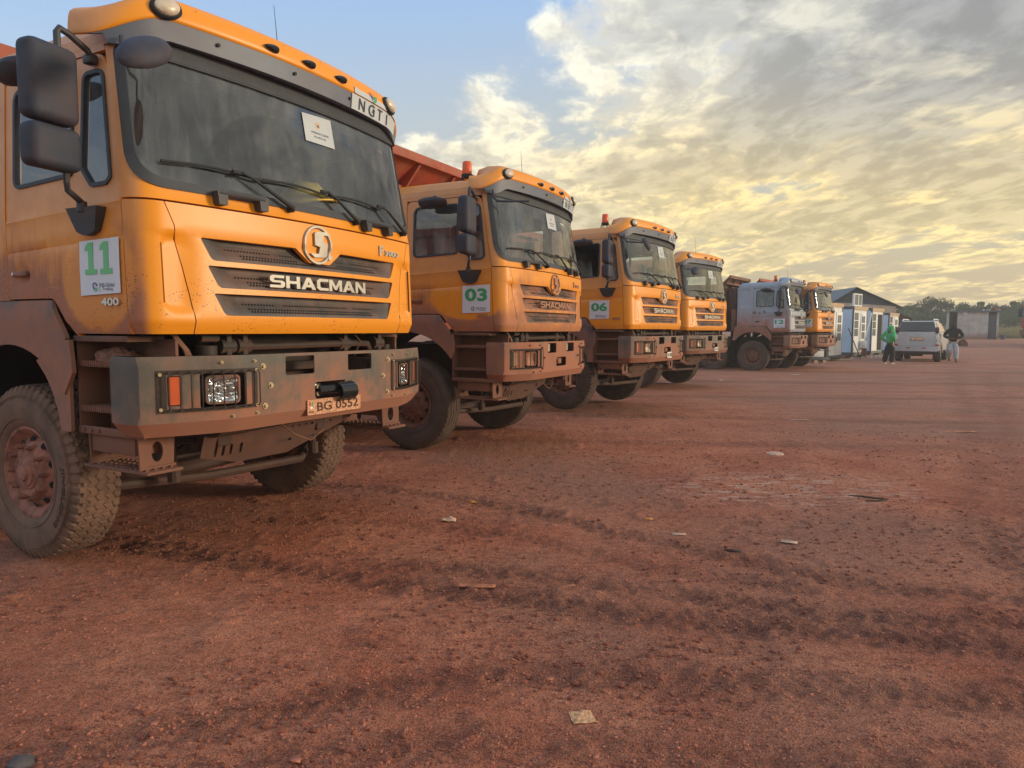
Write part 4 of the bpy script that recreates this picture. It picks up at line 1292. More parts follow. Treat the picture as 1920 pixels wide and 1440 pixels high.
def b_dump(yc, zc, bx=1.25):
    def f():
        m = MB(); y0 = max(2.36, yc + .3); zt = 3.02
        # tub: floor, sides, tail
        m.b2((-bx, y0, 1.42), (bx, 7.7, 1.50), .01); m.b2((-bx, y0, 1.50), (bx, y0 + .06, zt + .1), .01)
        for sx in (-1, 1):
            m.b2((sx * bx, y0 + .06, 1.50), (sx * (bx - .06), 7.7, zt), .01)
            m.b2((sx * (bx + .05), y0, zt - .02), (sx * (bx - .10), 7.75, zt + .10), .015)
            m.b2((sx * (bx + .05), y0, 1.42), (sx * (bx - .02), 7.7, 1.56), .01)
            for k in range(8): y = y0 + .1 + k * .72; m.b2((sx * (bx + .05), y, 1.55), (sx * bx, y + .12, zt - .02), .008)
        m.b2((-bx, 7.64, 1.5), (bx, 7.7, zt), .01)
        for k in range(5): x = -1.0 + k * .5; m.b2((x - .05, y0 - .05, 1.5), (x + .05, y0, zt), .008)
        # cab guard: sloping canopy plate with fascia and gussets
        A = (y0 + .02, zt + .05); B = (yc, zc)
        for dz, in ((0,),):
            q = [(-bx, A[0], A[1] + .05), (bx, A[0], A[1] + .05), (bx, B[0], B[1]), (-bx, B[0], B[1])]
            q2 = [(x, y, z - .03) for x, y, z in q]
            m.add(q + q2, [(0, 1, 2, 3), (7, 6, 5, 4), (0, 4, 5, 1), (1, 5, 6, 2), (2, 6, 7, 3), (3, 7, 4, 0)])
        m.b2((-bx - .02, yc - .02, zc - .10), (bx + .02, yc + .02, zc + .012), .006)
        for sx in (-bx + .03, -.42, .42, bx - .03):
            v = [(sx - .02, A[0], A[1]), (sx + .02, A[0], A[1]), (sx + .02, B[0], B[1] - .02), (sx - .02, B[0], B[1] - .02), (sx - .02, A[0], A[1] - .30), (sx + .02, A[0], A[1] - .30), (sx + .02, B[0] + .02, B[1] - .09), (sx - .02, B[0] + .02, B[1] - .09)]
            m.add(v, [(0, 1, 2, 3), (7, 6, 5, 4), (0, 4, 5, 1), (1, 5, 6, 2), (2, 6, 7, 3), (3, 7, 4, 0)])
        mid = ((A[0] + B[0]) / 2, (A[1] + B[1]) / 2 - .05)
        m.b2((-bx, mid[0] - .04, mid[1] - .08), (bx, mid[0] + .04, mid[1] - .0), .006)
        return m
    return f
def b_tank(k):
    def f():
        m = MB()
        if k == 0:
            m.box((-.98, 4.15, .92), (.42, 1.1, .52), .10, None, 0, 3)
            for y in (3.85, 4.40): m.b2((-1.2, y, .65), (-.76, y + .05, 1.19), .01, 0)
        else: m.box((.98, 4.15, .92), (.42, 1.0, .46), .06, None, 0, 3)
        return m
    return f

def make_truck(cfg):
    t = empty('dump_truck', (*cfg['xy'], cfg.get('z', 0)), radians(90 - cfg['yaw']), cfg['label'], 'dump truck', 'dump trucks parked in a row')
    t.scale = (1, 1, cfg.get('zs', 1)); t['group'] = cfg.get('group', 'dump trucks parked in a row')
    P = cfg['paint']; BM = cfg['bumper']; hw = cfg.get('hw', 1.215); dirty = cfg.get('dirty', True)
    def add(name, key, fn, mats, parent=t, angle=35): return obj(name, cached(key, fn, name, angle), mats, parent)
    gp = add('grille_panel', 'gp', b_grille_panel, P)
    GM = cfg.get('grille', 'grille_dusty')
    for k in range(3): add('grille_insert', 'ins%d' % k, b_insert(k), [GM, 'void_black'], gp)
    BG = cfg.get('badge', 'chrome_dull')
    add('emblem', 'logo', b_logo, BG, gp); add('maker_lettering', 'name', b_name, BG, gp); add('model_lettering', 'model', b_model, BG, gp)
    for sg in (-1, 1): add('corner_panel', 'corner%d' % sg, b_corner(sg), [P, 'void_black'])
    uf = add('windshield_frame', 'upper', b_upper, P)
    add('windshield_seal', 'seal', b_seal, 'rubber_seal', uf)
    gl = add('windshield', 'glass', b_glass, cfg.get('glass', 'windshield_b'), angle=180)
    add('cab_lining', 'lining', b_lining, ['dark_inside', 'cab_trim'])
    add('shade_band', 'shade', b_shade, 'dark_inside')
    add('cab_roof', 'roof', b_roof, P); add('cab_rear_wall', 'rear', b_rear, P)
    for sg in (-1, 1):
        add('cab_side', 'side%d' % sg, b_side(sg), P)
        d = add('door', 'door%d' % sg, b_door(sg), P)
        add('window_seal', 'ws1%d' % sg, b_winseal(DOOR_WIN, sg), 'rubber_seal', d); add('window_seal', 'ws2%d' % sg, b_winseal(QUAR_WIN, sg), 'rubber_seal', d)
        if not (cfg.get('open_window') and sg < 0): add('window', 'wg1%d' % sg, b_winglass(DOOR_WIN, sg), 'window_glass', d)
        add('quarter_window', 'wg2%d' % sg, b_winglass(QUAR_WIN, sg), 'window_glass', d)
        add('handle', 'hd%d' % sg, b_handle(sg), [cfg.get('handle', 'grille_dusty'), 'chrome'], d)
        if sg < 0:
            mr = add('mirror', 'mir%d' % sg, b_mirror(sg), 'mirror_plastic'); add('mirror_arm', 'mira%d' % sg, b_mirror_arm(sg), 'black_plastic', mr); add('mirror_bracket', 'mirf%d' % sg, b_mirror_foot(sg), 'black_plastic', mr)
            add('kerb_mirror', 'km%d' % sg, b_kerb_mirror(sg), 'mirror_plastic')
        fd = add('fender', 'fen%d%d' % (sg, cfg.get('fext', 0)), b_fender(sg, cfg.get('fext', 0)), [cfg.get('fender', 'fender_plastic'), 'dark_inside'])
        add('step_ladder', 'steps%d' % sg, b_steps(sg), ['step_metal', 'step_metal'])
        add('grab_handle', 'grab%d' % sg, b_grab(sg), 'black_plastic')
    if cfg.get('fmirror', 'arm'): add('front_mirror', 'fm' + cfg['fmirror'], b_front_mirror(cfg['fmirror']), ['mirror_plastic', P if cfg['fmirror'] == 'flat' else 'mirror_plastic'])  # flat mirror's face takes cab paint as a painted reflection of the cab
    for i, a in enumerate(((-1.057, -.60, -.243, -.45), (-.492, .09, .374, .11), (.12, .72, 1.0, .72))): add('wiper', 'wip%d' % i, b_wiper(*a), 'lamp_black')
    vz = add('roof_visor', 'visor', b_visor, [P, 'lamp_black'], angle=50)
    for s in (-.95, .95): add('marker_lamp', 'lb%d' % (s * 100), b_lamp_big(s), ['lamp_black', 'lamp_lens'], vz)
    for s in (-.315, -.015, .295): add('marker_lamp', 'ls%d' % (s * 1000), b_lamp_small(s), ['hook_black'], vz)
    add('sun_strip', 'sunstrip', b_sunstrip, ['visor_plastic', 'lamp_black'])
    if cfg.get('banner'): add('roof_banner', 'banner', b_banner, ['paper_grey', 'print_green', 'print_blue', 'print_dark'])
    bp = add('bumper', 'bump%.3f' % hw, b_bumper(hw), BM, angle=28)
    for sg in (-1, 1):
        if dirty: add('headlight', 'hl%d%.3f' % (sg, hw), b_headlight(sg, hw, True), [cfg.get('lamp', 'headlight_dusty'), BM], bp)
        else: add('headlight', 'hlc%d%.3f' % (sg, hw), b_headlight(sg, hw, False), ['reflector', 'grille_dusty', 'clear_lens', 'chrome'], bp)
        add('indicator_lamp', 'ind%d%.3f' % (sg, hw), b_indicator(sg, hw), cfg.get('indic', 'headlight_dusty'), bp)
        add('headlight_guard', 'grd%d%.3f' % (sg, hw), b_guard(sg, hw), [cfg.get('guard', 'wire'), cfg.get('bolt', 'bolt_mud')], bp)
    for sg in (-1, 1):
        for k, (a, z, r) in enumerate(BOLTS): add('bolt', 'bolt%.3f%d%d' % (hw, sg, k), b_bolt(hw, sg, a, z, r), cfg.get('bolt', 'bolt_mud'), bp)
    if cfg.get('plate'):
        txt, w, h, cx, cz, pm = cfg['plate']
        add('licence_plate', 'plate' + txt, b_plate(txt, w, h, cx, cz), [pm, 'plate_ink', 'print_red', 'print_green', 'plate_white'], bp)
    if cfg.get('hook'): add('tow_hitch', 'hook', b_hook, ['hook_black', 'bolt_brass'], bp)
    else: add('tow_block', 'towb', b_tow_block, BM, bp)
    if cfg.get('foglamps'): add('fog_lamps', 'fogl', b_holelamps, 'headlight_pale', bp)
    cha = add('chassis', 'under', b_under, 'underbody'); add('stabiliser_bar', 'fu', b_front_under, 'mud_metal_shaded', cha); add('radiator', 'rad', b_radiator, 'underbody', cha); add('engine_bay', 'bay', b_bay, 'dark_inside', cha)
    for k in range(3): add('cable', 'cab%d' % k, b_cable(k), 'cable', cha)
    add('skid_plate', 'skid', b_skid, 'mud_metal_shaded', cha); add('fuel_tank', 'tank0', b_tank(0), 'underbody', cha); add('air_tank', 'tank1', b_tank(1), 'underbody', cha)
    lug = cfg.get('lug', False); TM = cfg.get('tyre', 'tyre_b'); RM = 'rim_mud' if cfg.get('mud') else 'rim_dust'
    ys = [1.40] + cfg.get('axles', [2.85, 5.5, 6.85])
    for i, y in enumerate(ys):
        for sg in (-1, 1):
            w = empty('wheel', (sg * 1.015, y, .555)); w.parent = t
            if sg > 0: w.rotation_euler = (0, 0, pi)
            w.rotation_euler.x = .37 * i + .2 * sg
            obj('tyre', cached('tyre%d' % lug, b_tyre(lug), 'tyre', 40), [TM, MDARK], w)
            obj('rim', cached('rim%d' % bool(cfg.get('mud')), b_rim(cfg.get('mud')), 'rim'), [RM, 'void_black'], w)
    add('dump_body', 'dump%.2f%.2f' % cfg['canopy'], b_dump(*cfg['canopy']), cfg.get('dump', 'body_rust'))
    add('exhaust_stack', 'exh', b_exhaust, ['underbody', 'body_brown'])
    add('dashboard', 'dash', b_dash, 'dash_plastic'); add('steering_wheel', 'stw', b_wheel_st, 'dark_inside')
    for x in (-.55, .58): add('seat', 'seat%d' % (x * 100), b_seat(x), 'seat_cloth')
    add('inner_mirror', 'inm', b_inner_mirror, 'dark_inside')
    if cfg.get('num'):
        st = add('number_sticker', 'stk' + cfg['num'], b_sticker(cfg['num'], cfg['num'] == '11', *cfg.get('sbox', (.285, .645, 1.645, 1.945))), ['paper_white', 'print_green_pale' if cfg['num'] == '11' else 'print_green', 'print_blue', 'print_dark'])
        if cfg.get('slabel'): st['label'] = cfg['slabel']
    if cfg.get('b400', True): add('power_lettering', 'b400', b_badge400, cfg.get('badge400', 'chrome_dull'))
    if cfg.get('notice', True): add('windshield_notice', 'notice', b_notice, ['paper_grey', 'print_orange', 'print_blue', 'print_dark'])
    if cfg.get('doc'): add('windshield_sheet', 'docs', b_docsheet, ['paper_grey', 'print_dark'])
    if cfg.get('hand'):
        for k in range(3): add('handwritten_digit', 'hand%d' % k, lambda k=k: b_handwriting(k), 'lamp_black')
    if cfg.get('beacon'): add('beacon', 'beacon', b_beacon, ['beacon_orange', 'lamp_black'])
    if cfg.get('antenna', True): add('antenna', 'ant', b_antenna, 'lamp_black')
    return t
MDARK = 'plate_ink'

TR = [
 dict(xy=(-1.2577, 4.700), yaw=28.64, paint='paint_a', bumper='bumper_a', hw=1.26, dirty=False, indic='amber', guard='wire', bolt='bolt_brass', num='11', plate=('BG 0552', .505, .098, .015, .958, 'plate_rusty'), hook=True, fmirror='flat', lug=True, tyre='tyre_a', mud=True, canopy=(1.87, 3.30), fext=1, banner=True, glass='windshield_a', grille='grille_plastic', badge='chrome_dull', badge400='chrome', dump='body_rust',
      label='nearest orange dump truck, number 11, with clear headlights and a black tow hitch'),
 dict(xy=(.551, 8.781), yaw=27.22, z=.005, paint='paint_b', bumper='bumper_b', num='03', sbox=(.275, .633, 1.640, 1.950), foglamps=True, fmirror='arm', canopy=(1.70, 3.65), banner=True, badge='badge_muddy', badge400='badge_muddy', beacon=True, dump='body_rust', slabel='white sheet with green 03',
      label='orange dump truck number 03 with its bumper caked in pale red dust'),
 dict(xy=(2.702, 12.545), yaw=33.66, z=.04, paint='paint_c', bumper='bumper_c', num='06', sbox=(.50, .87, 1.60, 1.91), fmirror='disc', canopy=(2.30, 3.20), banner=True, badge='chrome_dull', badge400='badge_muddy', beacon=True, lamp='headlight_pale', indic='amber', plate=('BG·1878', .215, .105, .075, .975, 'plate_white'), doc=True, fext=1, fender='fender_dark', lug=True, tyre='tyre_b', antenna=False, open_window=True,
      label='orange dump truck number 06 with a white plate and a round front mirror'),
 dict(xy=(4.922, 17.348), yaw=39.4, z=.018, paint='paint_d', bumper='bumper_d', fmirror='flat', canopy=(2.30, 3.15), banner=True, badge='chrome_dull', lamp='headlight_pale', indic='amber', plate=('BG 6131', .215, .09, .075, .972, 'plate_white'), fext=1, b400=False, num=None,
      label='orange dump truck showing no number, between truck 06 and the silver one'),
 dict(xy=(10.449, 25.487), yaw=34.6, z=-.06, zs=1.02, paint='paint_e', bumper='bumper_e', num='12', sbox=(.30, .68, 1.575, 1.885), fmirror='flat', canopy=(2.25, 3.42), badge='chrome', beacon=True, notice=False, dump='body_brown', hand=True, grille='grille_plastic', handle='underbody', b400=False,
      label='silver grey dump truck number 12, the only one that is not orange'),
 dict(xy=(12.196, 27.166), yaw=38.1, z=-.027, paint='paint_f', bumper='bumper_e', num='07', sbox=(.30, .68, 1.60, 1.92), fmirror='disc', canopy=(2.30, 3.48), badge='chrome', beacon=True, notice=False, grille='grille_dusty', b400=False, antenna=False,
      label='orange dump truck number 07, last of the row beside the white cabins'),
]
TRO = [make_truck(c) for c in TR]
# ================================================================== GROUND
def vnoise(x, y, seed=0):
    """smooth value noise on arrays"""
    xi = np.floor(x).astype(np.int64); yi = np.floor(y).astype(np.int64); xf = x - xi; yf = y - yi
    def h(a, b):
        n = (a * 374761393 + b * 668265263 + seed * 1274126177) & 0xFFFFFFFF
        n = ((n ^ (n >> 13)) * 1274126177) & 0xFFFFFFFF
        return ((n ^ (n >> 16)) & 0xFFFF) / 65535.0
    u = xf * xf * (3 - 2 * xf); v = yf * yf * (3 - 2 * yf)
    return (h(xi, yi) * (1 - u) + h(xi + 1, yi) * u) * (1 - v) + (h(xi, yi + 1) * (1 - u) + h(xi + 1, yi + 1) * u) * v
def fbm(x, y, oct=4, seed=0):
    s = 0; a = .5; 
    for i in range(oct): s = s + a * (vnoise(x, y, seed + i) - .5); x = x * 2.03 + 11.3; y = y * 2.03 + 5.7; a *= .5
    return s

def rise(y):
    """the yard is flat near the trucks and climbs a little towards the shed"""
    t = np.clip((np.asarray(y, float) - 42) / 25.0, 0, 1); t = t * t * (3 - 2 * t)
    return .74 * t + np.clip((np.asarray(y, float) - 67) / 200, 0, 1) * .9

TRACKS = [  # centre lines of churned wheel marks on the ground, with width and strength
    ([(-3.6, 5.0), (-1.98, 4.45), (-.97, 4.03), (-.02, 3.75), (.92, 3.44), (1.77, 3.27), (2.6, 3.12), (4.5, 2.9)], .17, 1.0),
    ([(-.86, 4.26), (.13, 4.13), (1.0, 3.78), (1.74, 3.50), (2.9, 3.40), (4.4, 3.3)], .15, .8),
    ([(-2.2, 6.6), (-1.27, 6.39), (-.27, 5.9), (.56, 5.18), (1.22, 4.61), (1.9, 4.0), (2.9, 3.7)], .15, .75),
    ([(-1.9, 5.3), (-.63, 5.16), (.15, 4.83), (.8, 4.28), (1.6, 3.9)], .13, .6),
    ([(-2.1, 2.15), (-1.4, 2.40), (-.8, 2.68), (0, 2.95), (.9, 2.85), (1.9, 2.7), (3.5, 2.6)], .17, .62),
    ([(-1.7, 1.95), (-.9, 2.28), (-.2, 2.42), (.6, 2.35), (1.6, 2.2)], .15, .5),
    ([(2.6, 2.6), (3.41, 5.01), (5.59, 8.35), (8.97, 13.78), (15.2, 24.2), (27, 42)], .26, .5),
    ([(3.1, 2.9), (3.90, 5.2), (6.1, 8.5), (9.7, 13.9), (16.4, 24.2)], .24, .5),
    ([(-1, 9.4), (3, 8.9), (7, 8.6), (14, 9.4)], .30, .5), ([(1, 12), (6, 11.2), (12, 11.0), (22, 13)], .35, .55),
    ([(2, 15.5), (9, 15.0), (18, 16.2), (30, 20)], .4, .6), ([(5, 20), (14, 19.0), (26, 21), (40, 27)], .5, .6), ([(9, 25), (20, 24), (34, 27)], .6, .6), ([(14, 32), (26, 30), (45, 33)], .6, .6)]

def build_ground():
    def axis(lo, hi, d0, a, b, g):
        c = list(np.arange(a, b, d0)); x = b; d = d0
        while x < hi: c.append(x); d *= g; x += d
        x = a - d0; d = d0
        while x > lo: c.append(x); d *= g; x -= d
        c = sorted(c) + [hi]; return np.array([lo] + c)
    xs = axis(-280, 320, .022, -2.6, 3.4, 1.050); ys = axis(-120, 420, .022, 1.9, 6.2, 1.032)
    X, Y = np.meshgrid(xs, ys); n = X.size
    near = np.clip(1 - (np.hypot(X, Y) - 10) / 30, 0.15, 1)
    Z = rise(Y) + fbm(X * .35, Y * .35, 3, 1) * .035 * near + fbm(X * 2.2, Y * 2.2, 4, 5) * .028 * near
    Z += np.where(np.hypot(X, Y) < 14, (np.abs(fbm(X * 13, Y * 13, 3, 9)) * .022 * np.clip(.5 + 3 * fbm(X * 1.1, Y * 1.1, 2, 61), .15, 1.4) - .002 + np.clip(fbm(X * 7, Y * 7, 2, 39) - .12, 0, 1) * .07), 0)
    T = np.zeros_like(X)
    for pts, w, st in TRACKS:
        best = np.full(X.shape, 1e9); along = np.zeros_like(X); acc = 0
        P = np.array(pts)
        # densify with a Catmull-like smoothing
        tt = np.linspace(0, len(P) - 1, len(P) * 8); xi = np.interp(tt, np.arange(len(P)), P[:, 0]); yi = np.interp(tt, np.arange(len(P)), P[:, 1])
        k = np.ones(7) / 7; xi = np.concatenate([xi[:3], np.convolve(xi, k, 'valid'), xi[-3:]]); yi = np.concatenate([yi[:3], np.convolve(yi, k, 'valid'), yi[-3:]])
        msk = (X > xi.min() - 1) & (X < xi.max() + 1) & (Y > yi.min() - 1) & (Y < yi.max() + 1)
        xm = X[msk]; ym = Y[msk]; b = np.full(xm.shape, 1e9); al = np.zeros_like(xm)
        for i in range(len(xi) - 1):
            ax, ay, bx, by = xi[i], yi[i], xi[i + 1], yi[i + 1]; dx, dy = bx - ax, by - ay; L = hypot(dx, dy) + 1e-9
            t = np.clip(((xm - ax) * dx + (ym - ay) * dy) / L ** 2, 0, 1); d = np.hypot(xm - ax - t * dx, ym - ay - t * dy)
            q = d < b; b = np.where(q, d, b); al = np.where(q, acc + t * L, al); acc += L
        wob = w * (1 + .35 * fbm(xm * 1.3, ym * 1.3, 2, 77) * 2)
        m_ = np.clip(1 - b / wob, 0, 1) ** .6 * st * np.clip(1.0 + 1.3 * fbm(xm * .9, ym * .9, 3, 31), 0, 1.15)
        Z[msk] += m_ * (-.010 + .006 * np.sin(al * 74 + 9 * np.abs(b) / w + 3 * fbm(xm * 3, ym * 3, 2, 8)) * (1 if w < .3 else .3) + .075 * fbm(xm * 15, ym * 15, 3, 3)) * near[msk]
        Z[msk] += np.where(b < w * 2.2, np.clip(1 - np.abs(b - w * 1.35) / (w * .5), 0, 1) * .010 * st * (.4 + 2 * fbm(xm * 5, ym * 5, 2, 13)), 0) * near[msk]
        T[msk] = np.maximum(T[msk], m_)
    verts = np.stack([X.ravel(), Y.ravel(), Z.ravel()], 1).astype(np.float32)
    nx = len(xs); ny = len(ys); I = np.arange(n).reshape(ny, nx)
    F = np.stack([I[:-1, :-1], I[:-1, 1:], I[1:, 1:], I[1:, :-1]], -1).reshape(-1, 4)
    me = D.meshes.new('ground'); me.vertices.add(n); me.vertices.foreach_set('co', verts.ravel())
    me.loops.add(F.size); me.loops.foreach_set('vertex_index', F.ravel().astype(np.int32))
    me.polygons.add(len(F)); me.polygons.foreach_set('loop_start', np.arange(0, F.size, 4, dtype=np.int32))
    me.update(calc_edges=True); me.polygons.foreach_set('use_smooth', [True] * len(F))
    at = me.attributes.new('churn', 'FLOAT', 'POINT'); at.data.foreach_set('value', T.ravel().astype(np.float32))
    me.validate()
    o = D.objects.new('ground', me); C.objects.link(o); tag(o, kind='structure', label='red laterite yard with churned wheel tracks'); return o

def ground_mat():
    m, g, b, out = mat('laterite')
    co = g.node('ShaderNodeTexCoord').outputs['Object']
    ch = g.node('ShaderNodeAttribute', attribute_name='churn').outputs['Fac']
    x, y, z = g.sep(co)
    big = g.noise(co, .22, 4, .55); mid = g.noise(co, 1.1, 6, .62); fine = g.noise(co, 16, 6, .7); grit = g.vor(co, 85)
    strk = g.noise(g.v('MULTIPLY', co, (.35, 1.6, 1)), 1.6, 7, .62)
    c = g.mix(g.ss(mid, .32, .68), srgb(184, 98, 68), srgb(218, 138, 104))
    c = g.mix(g.ss(big, .42, .62), c, srgb(168, 116, 94))
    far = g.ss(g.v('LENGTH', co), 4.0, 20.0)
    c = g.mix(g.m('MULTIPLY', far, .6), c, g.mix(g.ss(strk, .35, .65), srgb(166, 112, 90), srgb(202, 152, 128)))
    lump = g.noise(g.v('MULTIPLY', co, (1.0, 2.4, 1)), 3.2, 7, .68)
    c = g.mix(g.m('MULTIPLY', g.ss(lump, .54, .66), .50), c, srgb(108, 60, 46))
    c = g.mix(g.m('MULTIPLY', g.ss(lump, .46, .36), .35), c, srgb(190, 126, 98))
    # pale dried patch right of the middle
    px = g.m('SUBTRACT', x, 2.55); py = g.m('SUBTRACT', y, 6.45)
    pr = g.m('ADD', g.m('POWER', g.m('ABSOLUTE', g.m('DIVIDE', px, 1.35)), 2.0), g.m('POWER', g.m('ABSOLUTE', g.m('DIVIDE', py, .75)), 2.0))
    pm = g.m('MULTIPLY', g.ss(pr, 1.3, .2), g.ss(g.noise(g.v('MULTIPLY', co, (1.6, 5, 1)), 2.4, 6, .7), .47, .62))
    c = g.mix(g.m('MULTIPLY', pm, .85), c, srgb(226, 186, 164))
    # damp, broken soil in the wheel marks
    chn = g.m('MULTIPLY', ch, g.ss(g.noise(co, 5, 6, .7), .24, .50))
    
    c = g.mix(g.m('MULTIPLY', g.ss(fine, .44, .64), .45), c, srgb(122, 68, 50))
    c = g.mix(g.m('MULTIPLY', g.ss(g.noise(co, 34, 5, .75), .54, .66), .45), c, srgb(220, 166, 138))
    c = g.mix(g.m('MULTIPLY', chn, .66), c, g.mix(g.ss(fine, .4, .6), srgb(92, 54, 45), srgb(66, 36, 31)))
    c = g.mix(g.m('MULTIPLY', g.ss(grit, .14, .06), .55), c, srgb(198, 142, 118))
    c = g.mix(g.m('MULTIPLY', g.ss(g.vor(g.v('ADD', co, (3, 3, 3)), 60), .12, .05), .6), c, srgb(84, 44, 36))
    mic = g.noise(co, 150, 3, .85); mic2 = g.noise(co, 48, 4, .8)
    c = g.mix(g.m('MULTIPLY', g.ss(mic, .50, .62), .42), c, srgb(98, 52, 38))
    c = g.mix(g.m('MULTIPLY', g.ss(mic, .46, .36), .38), c, srgb(236, 182, 150))
    c = g.mix(g.m('MULTIPLY', g.ss(mic2, .56, .66), .40), c, srgb(94, 50, 38))
    g.put(b.inputs['Base Color'], c); b.inputs['Roughness'].default_value = .93; b.inputs['Specular IOR Level'].default_value = .25
    h = g.m('ADD', g.m('MULTIPLY', fine, 1.3), g.m('ADD', g.m('MULTIPLY', g.noise(co, 60, 5, .7), .45), g.m('MULTIPLY', g.ss(grit, .5, .0), .35)))
    h = g.m('ADD', h, g.m('MULTIPLY', g.m('MULTIPLY', g.noise(co, 9, 5, .7), ch), 2.0))
    g.put(b.inputs['Normal'], g.bump(h, 1.0, .028))
    return m
ground_mat()
gr = build_ground(); gr.data.materials.append(M['laterite'])

# height lookup for things resting on the ground close to the camera
from mathutils.bvhtree import BVHTree
_bv = BVHTree.FromPolygons([v.co for v in gr.data.vertices], [tuple(p.vertices) for p in gr.data.polygons])
def gz(x, y):
    r = _bv.ray_cast(Vector((x, y, 5)), Vector((0, 0, -1))); return r[0].z if r[0] else float(rise(y))

def ico(seed, sq=.7):
    bm = bmesh.new(); bmesh.ops.create_icosphere(bm, subdivisions=1, radius=1); r = random.Random(seed)
    vs = [v.co * r.uniform(.7, 1.15) for v in bm.verts]; vs = [(v.x, v.y, v.z * sq) for v in vs]
    bm.verts.index_update(); fs = [tuple(v.index for v in f.verts) for f in bm.faces]; bm.free(); return np.array(vs), fs

def pebbles():
    rng = np.random.default_rng(5); shapes = [ico(i) for i in range(5)]
    for nm, N, hue in (('gravel', 22000, 0), ('loose_clods', 12000, 1)):
        V_ = []; F_ = []; off = 0
        for i in range(N):
            d = 1.9 + 9.5 * rng.random() ** 1.6; a = rng.uniform(-.75, .75); x = d * sin(a); y = d * cos(a)
            if hue and abs(fbm(np.array([x * .6]), np.array([y * .6]), 2, 3)[0]) < .06: continue
            r = (.0026 + .0075 * rng.random() ** 2.5 if not hue else .005 + .014 * rng.random() ** 3) 
            sh, fs = shapes[rng.integers(5)]; R = Matrix.Rotation(rng.uniform(0, 6.28), 3, 'Z')
            z = gz(x, y); q = sh @ np.array(R).T * r + np.array([x, y, z + r * .15])
            V_.append(q); F_ += [tuple(k + off for k in f) for f in fs]; off += len(q)
        me = D.meshes.new(nm); me.from_pydata(np.concatenate(V_).tolist(), [], F_); me.materials.append(M['pebble' if not hue else 'clod'])
        o = D.objects.new(nm, me); C.objects.link(o); tag(o, 'scattered small stones on the red ground' if not hue else 'loose clods of red soil on the yard', nm.replace('_', ' '), None, 'stuff')
simple('pebble', srgb(162, 100, 78), .9, 0, .5, 11); simple('clod', srgb(132, 76, 58), .95, 0, .35, 9, .4, 200)
pebbles()

# ------------------------------------------------------------------ litter on the ground
simple('wrapper', srgb(196, 158, 132), .6, 0, .25, 40, .3, 80); simple('leaf_dry', srgb(204, 138, 60), .7, 0, .3, 30)
simple('card_tan', srgb(208, 156, 112), .85, 0, .5, 90, .5, 120); simple('twig', srgb(70, 56, 46), .9, 0, .2); simple('cap_white', srgb(196, 186, 160), .6, 0, .08)
simple('rag_tan', srgb(176, 112, 82), .95, 0, .25, 30, .4, 90); simple('oil_stone', srgb(86, 78, 76), .8, 0, .2, 20, .3, 90)
def litter(name, x, y, sx, sy, h, m, label, cat, seed, group=None, rot=0.0, n=9, tear=.25):
    r = random.Random(seed); z0 = gz(x, y); mb = MB()
    def fn(u, v):
        a = (u - .5) * sx * (1 + tear * (r.random() - .5) * (1 if v in (0, 1) else 0)); b = (v - .5) * sy * (1 + tear * (r.random() - .5) * (1 if u in (0, 1) else 0))
        zz = h * (pnoise(Vector((u * 2.4 + seed, v * 2.4, 0))) * .9 + .5) * (.35 + 1.0 * (1 - abs(u * 2 - 1)) * (1 - abs(v * 2 - 1)))
        return (a, b, zz + .004)
    mb.quadgrid(n, n, fn)
    o = obj(name, mb.mesh(name, 25, False), m); o.location = (x, y, z0); o.rotation_euler = (0, 0, rot)
    md = o.modifiers.new('t', 'SOLIDIFY'); md.thickness = .0012
    return tag(o, label, cat, group)
litter('cardboard_scrap', .27, 2.56, .088, .085, .010, 'card_tan', 'torn square of tan cardboard pressed into the dirt in the foreground', 'cardboard', 3, rot=.15, n=14)
litter('plastic_wrapper', -.48, 5.28, .11, .09, .045, 'wrapper', 'crumpled pale plastic wrapper beside the small yellow leaf', 'litter', 11)
litter('yellow_leaf', -.33, 5.84, .05, .04, .025, 'leaf_dry', 'small curled yellow leaf behind the crumpled wrapper', 'leaf', 5)
litter('orange_leaf', 1.06, 5.33, .06, .045, .02, 'leaf_dry', 'small dry orange leaf in front of the pale dried patch', 'leaf', 6)
litter('paper_scrap', 1.92, 4.77, .11, .06, .02, 'wrapper', 'folded grey paper scrap right of the foreground wheel marks', 'litter', 7, rot=-.4)
litter('dark_leaf', 1.47, 4.57, .11, .035, .012, 'twig', 'flat dark leaf left of the folded paper scrap', 'leaf', 8, rot=-.5)
litter('twisted_rag', -.20, 3.90, .22, .045, .022, 'rag_tan', 'long twisted tan rag lying in the wheel mark', 'rag', 9, rot=-.12, n=12)
litter('shed_leaf', .33, 3.90, .06, .022, .010, 'rag_tan', 'small narrow brown leaf right of the twisted rag', 'leaf', 10, rot=.25)
litter('flat_wrapper', 1.20, 4.95, .10, .05, .014, 'wrapper', 'dusty flattened wrapper right of the dry orange leaf', 'litter', 12)
litter('pale_strip', 4.66, 11.38, .34, .05, .01, 'wrapper', 'thin pale strip of plastic on the ground in front of the third truck', 'litter', 13)
litter('white_strip', 9.24, 22.97, .32, .10, .02, 'cap_white', 'thin white strip of litter in front of the silver truck', 'litter', 14)
litter('brown_mat', 6.40, 10.10, .65, .10, .012, 'rag_tan', 'flat brown strip lying at the right of the yard', 'litter', 15, rot=.1)
litter('tyre_side_paper', 6.0, 20.2, .16, .10, .03, 'cap_white', 'small white paper beside the wheel of the silver truck', 'litter', 16)
mb = MB(); mb.lathe([(0, .012), (.10, .012), (.115, .008), (.12, .0), (.11, -.002)], lambda x, y, z: (x * .85, y * .75, z + .004), 24)
